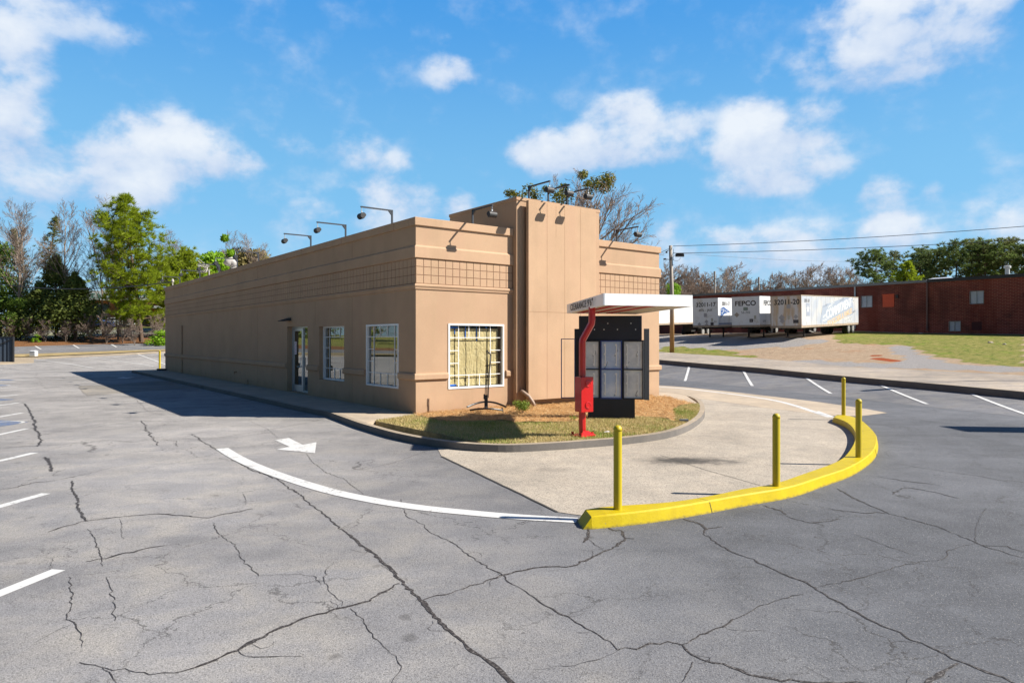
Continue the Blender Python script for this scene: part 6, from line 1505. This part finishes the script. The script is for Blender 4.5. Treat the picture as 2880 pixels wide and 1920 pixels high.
# big bare trees behind the tower
def mistletoe(seed, H):
    tb, cb = bare_tree(seed, H, .9, .25, 1, (0.05, 0), .45, 1.2, .016, .13, .03); return tb, cb
H_ = hgt(520, 1690, 60); tb, cb = bare_tree(61, H_*.82, 1.05, .32, 1, (.22, 0), .30, 1.6, .016, .07, .04)
t = tree_thing('bare_tree', 'spreading bare tree leaning right behind the tan tower', 'bare tree', tb, cb, M_bark, M_twigr, at(1640, 60), 0, 'large bare trees behind the tower')
H_ = hgt(505, 1600, 62); tb, cb = bare_tree(62, H_*.84, .85, .26, 1, (-.02, 0), .40, 1.1, .015, .08, .05)
t = tree_thing('bare_tree', 'bare tree hung with dark mistletoe clumps above the tower lamps', 'bare tree', tb, cb, M_bark, M_twigr, at(1590, 62), 1.0, 'large bare trees behind the tower')
r_ = random.Random(77); mb_ = MB()
Minv = t.matrix_basis.inverted()
for (u, v, s) in ((1462, 552, .8), (1490, 545, .9), (1505, 560, .8), (1445, 556, .5), (1565, 560, .9), (1590, 548, 1.0), (1582, 575, .8), (1633, 500, .5), (1643, 493, .5), (1668, 520, .9), (1682, 512, .9), (1700, 515, .9), (1705, 530, .8), (1712, 508, .6), (1650, 525, .5), (1655, 545, .5), (1585, 530, .5), (1532, 542, .4), (1692, 540, .6), (1575, 590, .7), (1430, 552, .5)):
    q = px(u, v)*62+Vector((0, 0, CAMH)); q.y += r_.uniform(-1.5, 1.5); leafball(mb_, Minv @ q, s*.95, int(260*s), .12, r_, .9)
    # a branch carries each clump
    e = Minv @ q; tb2 = Vector((e.x*.35, e.y*.35, e.z*.78)); 
    mb2 = mb_
mb_.build('mistletoe', M_mist, t)
b = MB()
for (u, v) in ((1462, 552), (1490, 545), (1505, 562), (1445, 556), (1565, 560), (1590, 535), (1582, 575), (1638, 496), (1668, 520), (1685, 514), (1703, 515), (1712, 508), (1652, 540), (1430, 552)):
    q = Minv @ (px(u, v)*62+Vector((0, 0, CAMH))); st = Vector((q.x*.25, q.y*.2, q.z*.70)); 
    mid = st.lerp(q, .55)+Vector((r_.uniform(-.3, .3), r_.uniform(-.3, .3), -.3)); b.tube([st, mid, q], [.07, .045, .02], 4)
b.build('bough', M_bark, t)
# bare row beyond the warehouse
row = [(1880, 738, 118, 'C', 1.2), (1925, 742, 122, 'B', 1.1), (1965, 752, 126, 'C', 1.2), (1997, 738, 124, 'A', 1.5), (2035, 748, 128, 'B', 1.3), (2070, 757, 130, 'C', 1.1), (2105, 768, 130, 'C', 1.0), (2135, 760, 128, 'A', 1.4), (2170, 770, 131, 'C', 1.0), (2200, 764, 128, 'B', 1.0), (2228, 745, 126, 'A', 1.6), (2258, 735, 124, 'A', 1.5), (2300, 745, 126, 'C', 1.15), (2335, 744, 128, 'C', 1.1), (2368, 748, 126, 'B', 1.2), (2400, 744, 128, 'A', 1.4), (2435, 750, 130, 'C', 1.1)]
names = ['leftmost bare tree past the corner of the tan wall', 'second bare tree right of the utility pole', 'third bare tree right of the utility pole', 'tall bare tree just left of the taller bare pole', 'bare tree just right of the taller bare pole', 'low bare tree between the two bare poles', 'low rounded bare tree left of the shorter pole', 'bare tree right behind the shorter pole', 'low bare tree just right of the shorter pole', 'small bare tree over the FEPCO trailer', 'left of the two tallest bare trees in the warehouse row', 'right of the two tallest bare trees in the warehouse row', 'rounded bare tree right of the tallest two', 'bare tree over the fourth trailer', 'bare tree over the rear end of the slogan trailer', 'bare tree next to the dark pines', 'bare tree half behind the leftmost dark pine']
protos_extra = {'A': ('rowA', lambda: bare_tree(71, 15, .5, .16, 2, (0, 0), .2, .75, .022, .07, .05)), 'B': ('rowB', lambda: bare_tree(72, 15, .65, .18, 2, (0, 0), .2, .75, .022, .08, .05)), 'C': ('rowC', lambda: bare_tree(73, 13, 1.0, .2, 1, (0, 0), .2, .8, .024, .1, .04))}
for k, ((u, v, y, kd, sx), lab) in enumerate(zip(row, names)):
    key, mk = protos_extra[kd]; put(key, mk, u, v, y, 13 if kd == 'C' else 15, 'bare_tree', lab, 'bare tree', M_bark, M_twigr, k*1.7, GB, sx)
put('hillbrush', lambda: bare_tree(75, 10, .9, .12, 2, (0, 0), .1, .9, .028, .1, .03), 1865, 745, 132, 10, 'bare_tree', 'dense brown thicket tree at the corner of the tan wall', 'bare tree', M_bark, M_twigr, 0, 'brown thicket behind the warehouse', 1.6)
for k, (u, v, y, lab) in enumerate(((1905, 755, 134, 'brown thicket tree left behind the wooden pole'), (1945, 765, 136, 'brown thicket tree right of the wooden pole'), (1985, 778, 138, 'brown thicket tree behind the taller bare pole'), (2050, 790, 138, 'brown thicket between the two bare poles'), (2110, 792, 138, 'brown thicket left of the shorter bare pole'), (2180, 795, 138, 'brown thicket right of the shorter bare pole'), (2250, 792, 138, 'brown thicket under the two tallest bare trees'), (2330, 790, 138, 'brown thicket above the slogan trailer'), (2400, 790, 138, 'brown thicket next to the dark pines'))):
    put('hillbrush', None, u, v, y, 10, 'bare_tree', lab, 'bare tree', M_bark, M_twigr, k*2.1, 'brown thicket behind the warehouse', 1.7)
put('bright', None, 1895, 795, 108, 8, 'leafy_tree', 'bright green tree peeping out behind the wooden utility pole', 'leafy tree', M_bark, M_bright, 1, 'trees over the warehouse', .8)
# pines beyond the warehouse
pg = lambda: pine_tree(81, 16, 4.4, .50, .9, .26, L=.55, shape='round', per=18, w=.055)
pg2 = lambda: pine_tree(82, 16, 3.6, .58, .8, .24, L=.55, shape='round', per=18, w=.055)
pines = [(2478, 697, 104, 'P', 1.15, M_pined), (2515, 702, 108, 'Q', .9, None), (2582, 690, 106, 'P', 1.1, None), (2640, 700, 112, 'Q', 1.0, None), (2685, 675, 106, 'P', 1.2, None), (2735, 667, 108, 'Q', 1.2, None), (2785, 668, 104, 'P', 1.15, None), (2835, 664, 107, 'Q', 1.2, None), (2885, 672, 104, 'P', 1.2, None), (2930, 668, 106, 'Q', 1.2, None), (2610, 720, 118, 'P', .9, None), (2760, 690, 118, 'P', 1.0, None), (2860, 690, 118, 'Q', 1.1, None), (2990, 672, 104, 'P', 1.2, None)]
pn = ['leftmost dark pine with a low side branch', 'narrow pine behind the leftmost dark pine', 'dark pine between the leftmost one and the gap', 'slim pine over the white skylight', 'broad pine right of the white skylight', 'tall pine over the brown downpipe side of the roof', 'pine over the right louvred window', 'tallest pine by the white roof vent', 'pine at the right edge of the warehouse roof', 'pine just beyond the right edge', 'far pine seen between the trunks over the skylight', 'far pine seen between trunks over the right louvred window', 'far pine seen between trunks right of the white roof vent', 'last pine beyond the right edge']
for k, ((u, v, y, kd, sx, mc), lab) in enumerate(zip(pines, pn)):
    put('rowP' if kd == 'P' else 'rowQ', pg if kd == 'P' else pg2, u, v, y, 16, 'pine_tree', lab, 'pine tree', M_barkp, M_pined if kd == 'P' else M_pineo, k*1.9, GP, sx)
put('ypine', lambda: pine_tree(85, 9, 2.3, .25, 1.3, .12, L=.42, w=.055), 2548, 733, 96, 9, 'pine_tree', 'small yellow-green pine in front of the dark pines', 'pine tree', M_barkp, M_pine, 0, GP)
# trees west of the side street: seen in the windows
GW = 'trees across the side street'
for k, (u, w, key, H) in enumerate(((-45, 72, 'pine', 14), (-50, 84, 'leafyd', 11), (-44, 60, 'cedar', 10), (-47, 98, 'bareC', 13), (-43, 52, 'leafyd', 9), (-52, 112, 'pine', 17), (-46, 126, 'cedar', 15))):
    lab = ['pine across the side street mirrored in the far window', 'leafy tree across the side street next to the pine', 'dark evergreen across the side street', 'bare tree across the side street', 'low leafy tree across the side street', 'far pine across the side street near the shop', 'near evergreen across the side street'][k]
    p = bl(u, w, -.1)
    if key == 'bareC': tb, cb = bare_c(); tree_thing('bare_tree', lab, 'bare tree', tb, cb, M_bark, M_twig, p, 0, GW)
    else: Hp = {'pine': 16, 'leafyd': 10, 'cedar': 10}[key]; dup(protos[key], p, k, lab, GW, H/Hp)
# dead leaves and a few rocks on the slope
M_rock = mat('pale_rock', (.4, .34, .28), .8, var=.2)
for u, v, s, lab in ((2590, 938, .18, 'pale stone in the grass under the brown downpipe'), (2785, 965, .22, 'broken pale rubble in the grass at the right'), (2825, 969, .16, 'small pale stone right of the rubble')):
    q = tpx(u, v); r_ = random.Random(u); b = MB(); b.lathe([(s*.8, -.05), (s, s*.25), (s*.6, s*.55), (.0, s*.6)], 7); b.v = [(x*r_.uniform(.7, 1.4), y*r_.uniform(.6, 1.2), z) for x, y, z in b.v]; o = b.build('rock', M_rock); o.location = q; tag(o, lab, 'rock')
